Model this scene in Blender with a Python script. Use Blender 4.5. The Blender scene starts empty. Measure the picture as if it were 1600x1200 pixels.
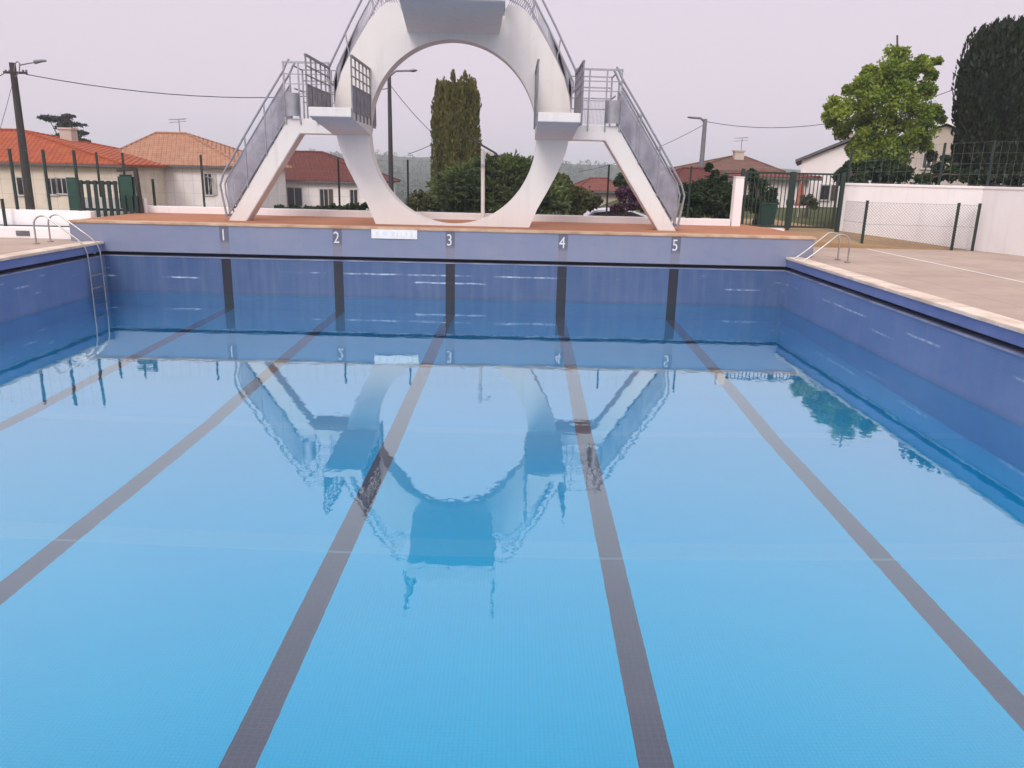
import bpy, bmesh, math, random
import numpy as np
from mathutils import Vector, Matrix

# ------------------------------------------------------------------ camera, sky, sun, exposure
scene = bpy.context.scene
C = scene.collection
F, PITCH, ROLL, YAW, CAMZ = 1210.15, .2651, .0234, .0037, 2.768
cp, sp = math.cos(PITCH), math.sin(PITCH)
FW = Vector((math.sin(YAW)*cp, math.cos(YAW)*cp, -sp))
RT0 = Vector((math.cos(YAW), -math.sin(YAW), 0)); UP0 = RT0.cross(FW)
RT = math.cos(ROLL)*RT0 + math.sin(ROLL)*UP0
UP = -math.sin(ROLL)*RT0 + math.cos(ROLL)*UP0
cam_data = bpy.data.cameras.new('camera')
cam = bpy.data.objects.new('camera', cam_data); C.objects.link(cam)
cam.matrix_world = Matrix(((RT.x, UP.x, -FW.x, 0), (RT.y, UP.y, -FW.y, 0), (RT.z, UP.z, -FW.z, CAMZ), (0, 0, 0, 1)))
cam_data.sensor_width = 36.0
cam_data.lens = F/1600*36
cam_data.clip_start = .05; cam_data.clip_end = 8000
scene.camera = cam
scene.view_settings.view_transform = 'Standard'
scene.view_settings.look = 'None'
scene.view_settings.exposure = 0.0
scene.view_settings.gamma = 1.0
scene.cycles.volume_bounces = 1

SUN_EL, SUN_AZ = math.radians(35), math.radians(193)      # azimuth clockwise from +Y: behind the camera, to its left
world = bpy.data.worlds.new('World'); scene.world = world
world.use_nodes = True
wn, wl = world.node_tree.nodes, world.node_tree.links
wn.clear()
w_out = wn.new('ShaderNodeOutputWorld'); w_bg = wn.new('ShaderNodeBackground')
w_sky = wn.new('ShaderNodeTexSky'); w_sky.sky_type = 'NISHITA'; w_sky.sun_disc = False
w_sky.sun_elevation = SUN_EL; w_sky.sun_rotation = SUN_AZ
w_sky.dust_density = 5; w_sky.air_density = 1.5
w_tc = wn.new('ShaderNodeTexCoord'); w_sep = wn.new('ShaderNodeSeparateXYZ')
w_ramp = wn.new('ShaderNodeValToRGB')
w_mix = wn.new('ShaderNodeMix'); w_mix.data_type = 'RGBA'
w_mul = wn.new('ShaderNodeVectorMath'); w_mul.operation = 'SCALE'
cr = w_ramp.color_ramp
cr.elements[0].position = 0.0; cr.elements[0].color = (.845, .735, .845, 1)
cr.elements[1].position = 1.0; cr.elements[1].color = (1.45, 1.40, 1.45, 1)
e = cr.elements.new(.22); e.color = (.845, .745, .85, 1)
w_mul.inputs['Scale'].default_value = 10.0                 # the cloud veil, before the 0.1 of the background
w_mix.inputs['Factor'].default_value = .9
wl.new(w_tc.outputs['Generated'], w_sep.inputs[0]); wl.new(w_sep.outputs['Z'], w_ramp.inputs[0])
wl.new(w_ramp.outputs[0], w_mul.inputs[0])
w_dir = wn.new('ShaderNodeVectorMath'); w_dir.operation = 'DOT_PRODUCT'        # brighter cloud round the veiled sun, behind the camera
w_dir.inputs[1].default_value = (math.sin(SUN_AZ)*math.cos(SUN_EL), math.cos(SUN_AZ)*math.cos(SUN_EL), math.sin(SUN_EL))
w_pow = wn.new('ShaderNodeMath'); w_pow.operation = 'POWER'; w_pow.inputs[1].default_value = 3.0
w_max = wn.new('ShaderNodeMath'); w_max.operation = 'MAXIMUM'; w_max.inputs[1].default_value = 0.0
w_gain = wn.new('ShaderNodeMath'); w_gain.operation = 'MULTIPLY_ADD'; w_gain.inputs[1].default_value = 10.0*.75; w_gain.inputs[2].default_value = 10.0
wl.new(w_tc.outputs['Generated'], w_dir.inputs[0]); wl.new(w_dir.outputs['Value'], w_max.inputs[0]); wl.new(w_max.outputs[0], w_pow.inputs[0])
wl.new(w_pow.outputs[0], w_gain.inputs[0]); wl.new(w_gain.outputs[0], w_mul.inputs['Scale'])
wl.new(w_sky.outputs[0], w_mix.inputs[6]); wl.new(w_mul.outputs[0], w_mix.inputs[7])
wl.new(w_mix.outputs[2], w_bg.inputs['Color']); w_bg.inputs['Strength'].default_value = .1
wl.new(w_bg.outputs[0], w_out.inputs[0])

sun_data = bpy.data.lights.new('sun', 'SUN'); sun_data.energy = 1.35; sun_data.angle = math.radians(18)
sun_data.color = (1.0, .95, .885)
sun = bpy.data.objects.new('sun', sun_data); C.objects.link(sun)
sd = Vector((math.sin(SUN_AZ)*math.cos(SUN_EL), math.cos(SUN_AZ)*math.cos(SUN_EL), math.sin(SUN_EL)))
sun.rotation_euler = sd.to_track_quat('Z', 'Y').to_euler()
sun.location = (0, -20, 30)

# ------------------------------------------------------------------ helpers
rng = np.random.default_rng(7)
random.seed(7)

def at(x, y, Y):
    """world point at distance Y in front that is seen at x, y of the 1600 x 1200 frame"""
    d = FW*F + RT*(x-800) - UP*(y-600)
    t = Y/d.y
    return Vector((d.x*t, Y, CAMZ + d.z*t))

def lin(r, g, b, k=1.0):
    f = lambda c: (c/255/12.92 if c/255 <= .04045 else ((c/255+.055)/1.055)**2.4)
    return (f(r)*k, f(g)*k, f(b)*k, 1)

def tag(o, label=None, cat=None, group=None, kind=None):
    if label: o['label'] = label
    if cat: o['category'] = cat
    if group: o['group'] = group
    if kind: o['kind'] = kind
    return o

def thing(name, label, cat, loc=(0, 0, 0), group=None):
    o = bpy.data.objects.new(name, None); C.objects.link(o)
    o.location = loc; o.empty_display_size = .2
    return tag(o, label, cat, group)

def link_mesh(name, me, m=None, parent=None, smooth=False):
    o = bpy.data.objects.new(name, me); C.objects.link(o)
    if m: me.materials.append(m)
    if smooth:
        me.polygons.foreach_set('use_smooth', [True]*len(me.polygons))
    if parent:
        o.parent = parent
        o.matrix_parent_inverse = Matrix.Translation(-Vector(world_loc(parent)))
    return o

def world_loc(o):
    v = Vector(o.location)
    return v if o.parent is None else v

class MB:
    fit = None                # drawing units to metres, used for the diving tower
    def __init__(s): s.v, s.f = [], []
    def add(s, vs, fs):
        if MB.fit: vs = [MB.fit(v) for v in vs]
        n = len(s.v); s.v += [tuple(v) for v in vs]; s.f += [tuple(i+n for i in f) for f in fs]; return s
    def box(s, x0, x1, y0, y1, z0, z1):
        return s.add([(x0,y0,z0),(x1,y0,z0),(x1,y1,z0),(x0,y1,z0),(x0,y0,z1),(x1,y0,z1),(x1,y1,z1),(x0,y1,z1)],
                     [(0,3,2,1),(4,5,6,7),(0,1,5,4),(1,2,6,5),(2,3,7,6),(3,0,4,7)])
    def bar(s, a, b, w, h=None, up=(0, 0, 1)):
        """rectangular bar from a to b"""
        a, b = Vector(a), Vector(b); h = h or w
        d = (b-a).normalized(); u = Vector(up)
        if abs(d.dot(u)) > .95: u = Vector((0, 1, 0))
        r = d.cross(u).normalized(); u = r.cross(d)
        r, u = r*w/2, u*h/2
        return s.add([a-r-u, a+r-u, a+r+u, a-r+u, b-r-u, b+r-u, b+r+u, b-r+u],
                     [(0,3,2,1),(4,5,6,7),(0,1,5,4),(1,2,6,5),(2,3,7,6),(3,0,4,7)])
    def tube(s, pts, r, n=8, r2=None):
        pts = [Vector(p) for p in pts]; k = len(pts); rings = []
        ref = None
        for i, p in enumerate(pts):
            d = (pts[min(i+1, k-1)] - pts[max(i-1, 0)]).normalized()
            if ref is None: ref = Vector((0, 0, 1)) if abs(d.z) < .9 else Vector((0, 1, 0))
            a = d.cross(ref).normalized(); b = a.cross(d).normalized(); ref = b
            rr = r if r2 is None else r + (r2-r)*i/(k-1)
            rings.append([p + a*rr*math.cos(2*math.pi*j/n) + b*rr*math.sin(2*math.pi*j/n) for j in range(n)])
        vs = [v for ring in rings for v in ring]
        fs = [(i*n+j, i*n+(j+1) % n, (i+1)*n+(j+1) % n, (i+1)*n+j) for i in range(k-1) for j in range(n)]
        fs += [tuple(range(n))[::-1], tuple(range((k-1)*n, k*n))]
        return s.add(vs, fs)
    def prism(s, poly, y0, y1):
        """polygon in x,z pushed from y0 to y1"""
        n = len(poly)
        vs = [(x, y0, z) for x, z in poly] + [(x, y1, z) for x, z in poly]
        fs = [tuple(range(n)), tuple(range(2*n-1, n-1, -1))] + [(i, n+i, n+(i+1) % n, (i+1) % n) for i in range(n)]
        return s.add(vs, fs)
    def slab(s, poly, z0, z1):
        """polygon in x,y pushed from z0 to z1"""
        n = len(poly)
        vs = [(x, y, z0) for x, y in poly] + [(x, y, z1) for x, y in poly]
        fs = [tuple(range(n-1, -1, -1)), tuple(range(n, 2*n))] + [(i, (i+1) % n, n+(i+1) % n, n+i) for i in range(n)]
        return s.add(vs, fs)
    def build(s, name, m, parent=None, smooth=False, bevel=0, fix=True):
        me = bpy.data.meshes.new(name)
        bm = bmesh.new()
        bv = [bm.verts.new(v) for v in s.v]
        for f in s.f:
            try: bm.faces.new([bv[i] for i in f])
            except ValueError: pass
        if fix: bmesh.ops.recalc_face_normals(bm, faces=bm.faces[:])
        if bevel:
            bmesh.ops.bevel(bm, geom=[e for e in bm.edges if len(e.link_faces) == 2 and e.calc_face_angle(0) > .6], offset=bevel, segments=2, affect='EDGES', clamp_overlap=True)
        bm.to_mesh(me); bm.free()
        o = link_mesh(name, me, m, parent)
        if smooth:
            me.polygons.foreach_set('use_smooth', [True]*len(me.polygons))
            try: me.set_sharp_from_angle(angle=math.radians(40))
            except Exception: pass
        return o

# ------------------------------------------------------------------ materials
class N:
    """small wrapper to write node trees"""
    def __init__(s, name):
        s.m = bpy.data.materials.new(name); s.m.use_nodes = True
        s.nt = s.m.node_tree; s.nt.nodes.clear()
        s.out = s.nt.nodes.new('ShaderNodeOutputMaterial')
    def n(s, t, **kw):
        o = s.nt.nodes.new(t)
        for k, v in kw.items(): setattr(o, k, v)
        return o
    def l(s, a, b): s.nt.links.new(a, b)
    def val(s, i, v):
        if hasattr(v, 'is_output'): s.l(v, i)
        else: i.default_value = v
    def math(s, op, a, b=0.0, clamp=False):
        o = s.n('ShaderNodeMath', operation=op, use_clamp=clamp); s.val(o.inputs[0], a); s.val(o.inputs[1], b); return o.outputs[0]
    def mix(s, f, a, b, blend='MIX'):
        o = s.n('ShaderNodeMix', data_type='RGBA', blend_type=blend); s.val(o.inputs[0], f); s.val(o.inputs[6], a); s.val(o.inputs[7], b); return o.outputs[2]
    def pos(s, scale=(1, 1, 1), rot=(0, 0, 0)):
        tc = s.n('ShaderNodeTexCoord'); mp = s.n('ShaderNodeMapping'); s.l(tc.outputs['Object'], mp.inputs[0])
        mp.inputs['Scale'].default_value = scale; mp.inputs['Rotation'].default_value = rot; return mp.outputs[0]
    def xyz(s):
        tc = s.n('ShaderNodeTexCoord'); sx = s.n('ShaderNodeSeparateXYZ'); s.l(tc.outputs['Object'], sx.inputs[0]); return sx.outputs
    def noise(s, vec, scale, detail=4, rough=.55):
        o = s.n('ShaderNodeTexNoise'); s.l(vec, o.inputs['Vector']); o.inputs['Scale'].default_value = scale
        o.inputs['Detail'].default_value = detail; o.inputs['Roughness'].default_value = rough; return o.outputs['Fac']
    def ramp(s, f, a, b):
        o = s.n('ShaderNodeMapRange', clamp=True); s.l(f, o.inputs[0]); o.inputs[1].default_value = a; o.inputs[2].default_value = b; return o.outputs[0]
    def bump(s, h, strength, dist):
        o = s.n('ShaderNodeBump'); s.l(h, o.inputs['Height']); o.inputs['Strength'].default_value = strength; o.inputs['Distance'].default_value = dist; return o.outputs[0]
    def pbr(s, col, rough=.6, metal=0, normal=None, spec=.5):
        p = s.n('ShaderNodeBsdfPrincipled'); s.val(p.inputs['Base Color'], col); s.val(p.inputs['Roughness'], rough)
        p.inputs['Metallic'].default_value = metal; p.inputs['Specular IOR Level'].default_value = spec
        if normal is not None: s.l(normal, p.inputs['Normal'])
        return p.outputs[0]
    def done(s, sh): s.l(sh, s.out.inputs['Surface']); return s.m

def mat(name, c1, c2=None, scale=3, rough=.7, metal=0, bump=0, bscale=40, stretch=(1, 1, 1), lo=.35, hi=.65, spec=.4):
    t = N(name); v = t.pos(stretch)
    c2 = c2 or tuple(x*.85 for x in c1[:3])+(1,)
    col = t.mix(t.ramp(t.noise(v, scale, 6), lo, hi), c1, c2)
    nrm = t.bump(t.noise(t.pos(), bscale, 3), .5, bump) if bump else None
    return t.done(t.pbr(col, rough, metal, nrm, spec))

XL, XR, D, XC = -9.077, 6.113, 17.378, -1.376
LANES = [XC+(i-2)*2.5 for i in range(5)]
def lane_mask(t, X, half=.13):
    m = None
    for lx in LANES:
        k = t.math('LESS_THAN', t.math('ABSOLUTE', t.math('SUBTRACT', X, lx)), half)
        m = k if m is None else t.math('MAXIMUM', m, k)
    return m

def tile_grid(t, A, B, s=.05, w=.09):
    """1 on the joints of small square tiles"""
    def j(q):
        f = t.math('FRACT', t.math('DIVIDE', q, s)); return t.math('LESS_THAN', f, w)
    return t.math('MAXIMUM', j(A), j(B))

def streaks(t, vec_scale, lo=.70, hi=.78, sc=1.0):
    return t.ramp(t.noise(t.pos(vec_scale), sc, 5, .6), lo, hi)

def wall_tiles(name, axis, base, base2, lane=False, dark=None, gray=None):
    t = N(name); X, Y, Z = t.xyz(); A = X if axis == 'x' else Y
    v = t.pos((1, 1, 1))
    col = t.mix(t.ramp(t.noise(v, 1.1, 6), .3, .7), base, base2)
    col = t.mix(t.math('MULTIPLY', t.ramp(t.noise(t.pos((1.2, 1.2, 3)), 1.3, 5, .65), .5, .7), .3), col, tuple(x*k for x, k in zip(base[:3], (.68, .84, .95)))+(1,))   # patches of newer tiles
    col = t.mix(t.math('MULTIPLY', t.ramp(t.noise(t.pos((5, 5, .4)), 1.5, 5), .45, .75), .16), col, lin(190, 190, 205, .55))  # dry lime runs
    col = t.mix(t.math('MULTIPLY', tile_grid(t, A, Z, .05), .22), col, lin(170, 175, 190, .6))
    # lime leaking from two courses of joints, in broken runs
    wob = t.math('MULTIPLY', t.math('SUBTRACT', t.noise(t.pos((1, 1, 1)), 2.0, 3), .5), .05)
    for zc, lo, seed in ((.53, .50, 0), (.36, .60, 7.3), (.66, .62, 3.1)):
        d_ = t.math('ABSOLUTE', t.math('SUBTRACT', t.math('ADD', Z, wob), zc))
        ln = t.math('SUBTRACT', 1.0, t.ramp(d_, .006, .022), True)
        seg = t.ramp(t.noise(t.pos((.55, .55, .0), (0, 0, seed)), 1.0, 3), lo, lo+.06)
        br = t.ramp(t.noise(t.pos((9, 9, 2)), 1.0, 4), .3, .65)
        col = t.mix(t.math('MULTIPLY', t.math('MULTIPLY', t.math('MULTIPLY', ln, seg), br), .8), col, lin(205, 218, 235, .9))
    # mineral scum line just above the water
    scum = t.math('SUBTRACT', 1.0, t.ramp(t.math('ABSOLUTE', t.math('SUBTRACT', Z, .02)), .0, .05), True)
    col = t.mix(t.math('MULTIPLY', scum, .2), col, lin(70, 80, 110, .6))
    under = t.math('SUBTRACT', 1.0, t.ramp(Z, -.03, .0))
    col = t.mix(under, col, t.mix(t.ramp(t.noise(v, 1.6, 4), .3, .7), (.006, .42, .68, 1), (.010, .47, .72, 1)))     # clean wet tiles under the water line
    if lane:
        lm = lane_mask(t, X, .105)
        if gray:
            up = t.ramp(Z, 1.12, 1.2)
            lc = t.mix(up, gray, dark)
        else:
            lc = dark
        col = t.mix(t.math('MULTIPLY', lm, .94), col, lc)
    return t.done(t.pbr(col, .28, 0, None, .5))

M = {}
M['tile_low'] = wall_tiles('blue wall tiles', 'x', lin(84, 118, 174, .46), lin(98, 128, 180, .50), True, lin(52, 45, 50, .55))
M['tile_side'] = wall_tiles('blue side wall tiles', 'y', lin(94, 122, 176, .78), lin(110, 134, 182, .84))
M['tile_up'] = wall_tiles('lilac upper wall', 'x', lin(142, 152, 182, .68), lin(150, 153, 176, .74), True, lin(122, 120, 136, .62), lin(146, 144, 160, .7))
M['tile_side_up'] = wall_tiles('blue upper side wall', 'y', lin(100, 116, 172, .8), lin(120, 134, 186, .85))
M['gutter'] = mat('gutter dark', (.008, .008, .015, 1), (.015, .015, .025, 1), 6, .6)
M['lip'] = mat('gutter lip', lin(160, 165, 190, .8), lin(120, 130, 165, .8), 2, .4)
M['coping'] = mat('coping stone', lin(232, 214, 198, .92), lin(205, 182, 165, .85), 2.2, .75, bump=.004, bscale=60)
M['coping_far'] = mat('end coping stone', lin(222, 190, 160, .8), lin(190, 150, 120, .8), 2.5, .75, bump=.004, bscale=60)

def floor_mat():
    t = N('pool floor tiles'); X, Y, Z = t.xyz()
    v = t.pos()
    col = t.mix(t.ramp(t.noise(v, .5, 6), .3, .7), (.004, .62, .90, 1), (.008, .67, .93, 1))
    col = t.mix(t.math('MULTIPLY', t.ramp(t.noise(t.pos((.35, 1.6, 1)), .7, 5), .52, .72), .30), col, (.02, .74, .94, 1))
    col = t.mix(t.math('MULTIPLY', tile_grid(t, X, Y, .03, .16), .32), col, (.03, .36, .54, 1))
    col = t.mix(t.math('MULTIPLY', t.ramp(Y, 10.5, 16.5), .62), col, (.05, .24, .46, 1))       # depth and end-wall shade painted as darker blue toward the far end
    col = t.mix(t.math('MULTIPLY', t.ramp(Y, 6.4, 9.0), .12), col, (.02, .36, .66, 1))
    # pale expansion joints across the basin
    for y0, w in ((6.62, .16), (9.9, .10)):
        j = t.math('LESS_THAN', t.math('ABSOLUTE', t.math('SUBTRACT', Y, y0)), w)
        col = t.mix(t.math('MULTIPLY', j, .26), col, (.42, .72, .86, 1))
    j = t.math('LESS_THAN', t.math('ABSOLUTE', t.math('SUBTRACT', Y, 6.46)), .02)
    col = t.mix(t.math('MULTIPLY', j, .14), col, (.5, .74, .84, 1))
    lm = lane_mask(t, t.math('SUBTRACT', X, t.math('SUBTRACT', t.math('MULTIPLY', Y, .0133), .235)), .108)
    lane = t.mix(t.ramp(t.noise(v, 2.5, 5), .3, .7), (.16, .066, .10, 1), (.21, .09, .125, 1))
    lane = t.mix(t.math('MULTIPLY', tile_grid(t, X, Y, .05, .12), .25), lane, (.30, .22, .22, 1))
    lane = t.mix(t.math('MULTIPLY', j, .35), lane, (.5, .55, .62, 1))
    col = t.mix(lm, col, lane)
    return t.done(t.pbr(col, .4, 0, None, .3))
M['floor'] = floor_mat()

def water_mat():
    t = N('pool water')
    rf = t.n('ShaderNodeBsdfRefraction'); rf.inputs['IOR'].default_value = 1.333; rf.inputs['Roughness'].default_value = 0.0
    gl = t.n('ShaderNodeBsdfGlossy'); gl.inputs['Roughness'].default_value = 0.0; gl.inputs['Color'].default_value = (.80, .97, 1, 1)
    lw = t.n('ShaderNodeLayerWeight'); lw.inputs['Blend'].default_value = .5
    fac = t.math('MINIMUM', t.math('ADD', t.math('MULTIPLY', t.math('POWER', lw.outputs['Facing'], 2.5), 1.12), .012), .97)     # still water at low angles
    g = t.n('ShaderNodeMixShader'); t.l(fac, g.inputs[0]); t.l(rf.outputs[0], g.inputs[1]); t.l(gl.outputs[0], g.inputs[2])
    n1 = t.noise(t.pos((1, 1, 1)), 2.2, 2, .5); n2 = t.noise(t.pos((1.0, .8, 1)), 14, 2, .5)
    h = t.math('ADD', n1, t.math('MULTIPLY', n2, .2))
    nb = t.bump(h, 1.0, .0016)
    for q in (rf, gl, lw): t.l(nb, q.inputs['Normal'])
    va = t.n('ShaderNodeVolumeAbsorption'); va.inputs['Color'].default_value = (.02, .74, .96, 1); va.inputs['Density'].default_value = .32
    t.l(va.outputs[0], t.out.inputs['Volume'])
    return t.done(g.outputs[0])
M['water'] = water_mat()

def paving_mat(name, c1, c2, size, joint):
    t = N(name); X, Y, Z = t.xyz(); v = t.pos()
    col = t.mix(t.ramp(t.noise(v, .8, 7), .3, .7), c1, c2)
    col = t.mix(t.math('MULTIPLY', t.ramp(t.noise(v, 55, 3), .4, .7), .35), col, tuple(x*.6 for x in c1[:3])+(1,))
    col = t.mix(t.math('MULTIPLY', t.ramp(t.noise(v, 2.7, 6), .58, .72), .35), col, tuple(x*.7 for x in c2[:3])+(1,))
    col = t.mix(t.math('MULTIPLY', tile_grid(t, X, Y, size, .02), joint), col, tuple(x*.45 for x in c2[:3])+(1,))
    return t.done(t.pbr(col, .85, 0, t.bump(t.noise(v, 90, 3), .4, .004), .3))
M['deck'] = paving_mat('deck concrete', lin(212, 188, 172, .72), lin(196, 172, 158, .66), 1.2, .4)
M['terracotta'] = paving_mat('terracotta paving', lin(212, 146, 108, .66), lin(196, 128, 92, .62), .3, .3)
M['ramp'] = paving_mat('ochre gravel', lin(205, 170, 128, .62), lin(185, 148, 105, .6), 9, 0)
def concrete(name, c1, c2, runs=.25):
    t = N(name); v = t.pos()
    col = t.mix(t.ramp(t.noise(v, .9, 7), .3, .7), c1, c2)
    col = t.mix(t.math('MULTIPLY', t.ramp(t.noise(t.pos((6, 6, .5)), 1.0, 6), .54, .75), runs), col, lin(150, 140, 132, .8))
    col = t.mix(t.math('MULTIPLY', t.ramp(t.noise(v, 7, 5), .62, .75), runs*.8), col, lin(165, 150, 140, .8))
    return t.done(t.pbr(col, .65, 0, t.bump(t.noise(v, 25, 4), .3, .006), .3))
M['tower'] = concrete('white painted concrete', lin(233, 229, 226, .89), lin(226, 221, 218, .89), .15)
M['white_wall'] = concrete('white render', lin(236, 232, 232, 1), lin(228, 222, 222, 1), .14)
M['steel'] = mat('galvanised steel', (.36, .36, .39, 1), (.28, .28, .31, 1), 6, .42, .6)
M['steel_dark'] = mat('weathered steel', (.24, .23, .25, 1), (.16, .155, .17, 1), 5, .5, .3)
M['steel_panel'] = mat('perforated steel', (.36, .35, .40, 1), (.22, .21, .25, 1), 2.5, .5, .4)
M['chrome'] = mat('polished steel', (.50, .48, .46, 1), (.38, .36, .35, 1), 5, .3, .9)
M['green'] = mat('dark green paint', (.010, .026, .022, 1), (.016, .034, .028, 1), 4, .45)
M['green_mid'] = mat('green sheet', (.010, .045, .035, 1), (.016, .06, .045, 1), 4, .5)
M['wire'] = mat('grey wire', (.16, .18, .18, 1), (.12, .14, .14, 1), 4, .5, .3)
M['wood'] = mat('tarred wood', (.055, .045, .04, 1), (.03, .026, .024, 1), 3, .85, stretch=(4, 4, .4), bump=.01, bscale=20)
M['lamp_grey'] = mat('lamp grey', (.20, .19, .21, 1), (.15, .15, .17, 1), 4, .5, .2)
M['mast'] = mat('dark mast', (.05, .045, .055, 1), (.035, .03, .04, 1), 4, .5, .2)
M['cable'] = mat('cable', (.03, .03, .035, 1), None, 4, .6)
M['white_paint'] = mat('white paint', (.80, .79, .76, 1), (.72, .70, .68, 1), 3, .5)
M['bark'] = mat('bark', (.10, .075, .055, 1), (.055, .04, .03, 1), 4, .9, stretch=(3, 3, .5), bump=.02, bscale=12)
M['glass'] = mat('window glass', (.02, .02, .026, 1), (.03, .03, .036, 1), 3, .08, 0, spec=.6)
M['frame'] = mat('window frame', (.55, .52, .5, 1), None, 4, .5)
M['shutter'] = mat('brown shutter', (.10, .06, .045, 1), (.07, .045, .035, 1), 4, .6)
M['grey_roof'] = mat('grey eave', (.12, .11, .115, 1), None, 3, .7)
M['cream'] = mat('cream render', lin(224, 210, 192, 1), lin(212, 198, 180, 1), 1.2, .85)
M['render_white'] = mat('house render', lin(238, 230, 228, 1), lin(226, 217, 215, 1), .8, .85)
M['render_beige'] = mat('beige render', lin(205, 190, 178, .85), lin(190, 174, 162, .85), .8, .85)
M['digit'] = mat('digit white', (.74, .73, .74, 1), (.62, .61, .64, 1), 9, .5)
M['car'] = mat('car paint', (.62, .60, .68, 1), (.58, .56, .64, 1), 2, .25)
M['tyre'] = mat('tyre', (.02, .02, .02, 1), None, 3, .8)
M['bin'] = mat('bin plastic', (.012, .05, .04, 1), (.018, .06, .05, 1), 5, .5)
M['red_cloth'] = mat('faded red cloth', lin(190, 95, 80, .7), lin(200, 130, 110, .7), 5, .9)
M['gap_shade'] = mat('drain slot', (.02, .018, .02, 1), None, 4, .8)  # near-black colour standing in for the shade of a gap
M['patch'] = mat('cover plate', (.16, .15, .15, 1), (.10, .09, .10, 1), 9, .7)

def roof_mat(name, c1, c2, c3):
    t = N(name); X, Y, Z = t.xyz(); v = t.pos()
    col = t.mix(t.ramp(t.noise(v, 1.3, 7, .65), .35, .65), c1, c2)
    col = t.mix(t.math('MULTIPLY', t.ramp(t.noise(v, 9, 4), .5, .7), .55), col, c3)
    rows = t.math('FRACT', t.math('DIVIDE', Z, .14)); cols = t.math('FRACT', t.math('DIVIDE', t.math('ADD', X, t.math('MULTIPLY', Y, .35)), .3))
    col = t.mix(t.math('MULTIPLY', t.math('LESS_THAN', rows, .22), .4), col, tuple(x*.4 for x in c1[:3])+(1,))
    h = t.math('ADD', t.math('SINE', t.math('MULTIPLY', cols, 6.283)), rows)
    return t.done(t.pbr(col, .85, 0, t.bump(h, .8, .05), .2))
M['roof_orange'] = roof_mat('orange tiles', lin(208, 108, 66, .68), lin(192, 92, 58, .62), lin(165, 80, 60, .5))
M['roof_tan'] = roof_mat('tan tiles', lin(212, 160, 130, .72), lin(200, 142, 112, .68), lin(120, 88, 74, .5))
M['roof_brown'] = roof_mat('brown tiles', lin(140, 72, 62, .6), lin(120, 62, 56, .6), lin(92, 52, 48, .5))
M['roof_red'] = roof_mat('red tiles', lin(168, 98, 84, .6), lin(150, 84, 72, .6), lin(110, 70, 60, .5))
M['roof_dull'] = roof_mat('dull brown tiles', lin(165, 118, 98, .6), lin(130, 96, 86, .6), lin(90, 74, 68, .5))

def leaf_mat(name, c1, c2, c3=None, scale=1.3, trans=.3, stretch=(1, 1, 1)):
    t = N(name); v = t.pos(stretch)
    col = t.mix(t.ramp(t.noise(v, scale, 5, .6), .35, .65), c1, c2)
    col = t.mix(t.math('MULTIPLY', t.ramp(t.noise(v, scale*6, 3), .5, .68), .7), col, c3 or tuple(x*.55 for x in c1[:3])+(1,))
    p = t.pbr(col, .55, 0, None, .3)
    tr = t.n('ShaderNodeBsdfTranslucent'); t.l(col, tr.inputs[0])
    mx = t.n('ShaderNodeMixShader'); mx.inputs[0].default_value = trans; t.l(p, mx.inputs[1]); t.l(tr.outputs[0], mx.inputs[2])
    return t.done(mx.outputs[0])
M['lf_lime'] = leaf_mat('lime leaves', (.13, .205, .016, 1), (.34, .41, .05, 1), (.05, .095, .014, 1), .9, .35)  # strong colour contrast stands in for highlights and shade among the leaves
M['lf_dark'] = leaf_mat('dark cypress needles', (.010, .020, .007, 1), (.020, .034, .012, 1), (.006, .008, .005, 1), 1.2, .1, (1.5, 1.5, .3))
M['lf_olive'] = leaf_mat('olive cypress needles', (.085, .085, .014, 1), (.15, .135, .024, 1), (.018, .020, .007, 1), 1.6, .2, (1.6, 1.6, .22))  # dark upright streaks in the colour paint shaded gaps between plumes
M['lf_cedar'] = leaf_mat('cedar needles', (.030, .040, .034, 1), (.045, .055, .046, 1), None, 1.2, .1)
M['lf_juniper'] = leaf_mat('juniper sprays', (.05, .088, .024, 1), (.19, .235, .07, 1), (.012, .022, .009, 1), .7, .25)
M['lf_hedge'] = leaf_mat('hedge leaves', (.016, .036, .010, 1), (.035, .065, .016, 1), (.008, .018, .007, 1), 1.6, .2)
M['lf_bush'] = leaf_mat('olive bush leaves', (.075, .082, .026, 1), (.11, .115, .035, 1), (.04, .046, .018, 1), 1.2, .25)
M['lf_purple'] = leaf_mat('purple leaves', (.06, .02, .045, 1), (.11, .035, .075, 1), (.025, .018, .022, 1), 2.5, .2)
M['grass'] = mat('rough grass', (.045, .075, .020, 1), (.085, .10, .035, 1), 1.5, .95, bump=.05, bscale=8)

def terrain_mat():
    t = N('countryside'); v = t.pos()
    woods = t.mix(t.ramp(t.noise(v, .09, 6, .7), .35, .65), (.020, .036, .020, 1), (.05, .065, .03, 1))
    meadow = t.mix(t.ramp(t.noise(v, .5, 5), .3, .7), (.07, .085, .03, 1), (.11, .105, .05, 1))
    col = t.mix(t.ramp(t.noise(t.pos((1, .4, 1)), .011, 3), .55, .62), woods, meadow)
    X, Y, Z = t.xyz()
    col = t.mix(t.math('SUBTRACT', 1, t.ramp(Y, 40, 120)), col, meadow)
    return t.done(t.pbr(col, .95, 0, t.bump(t.noise(v, .12, 5), 1, 6), .1))
M['terrain'] = terrain_mat()

# ------------------------------------------------------------------ pool
DECK, FDECK, GZ0, GZ1, BOT = 1.115, 1.563, .82, .905, -3.3
YN = 1.15          # near edge of the basin

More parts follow.
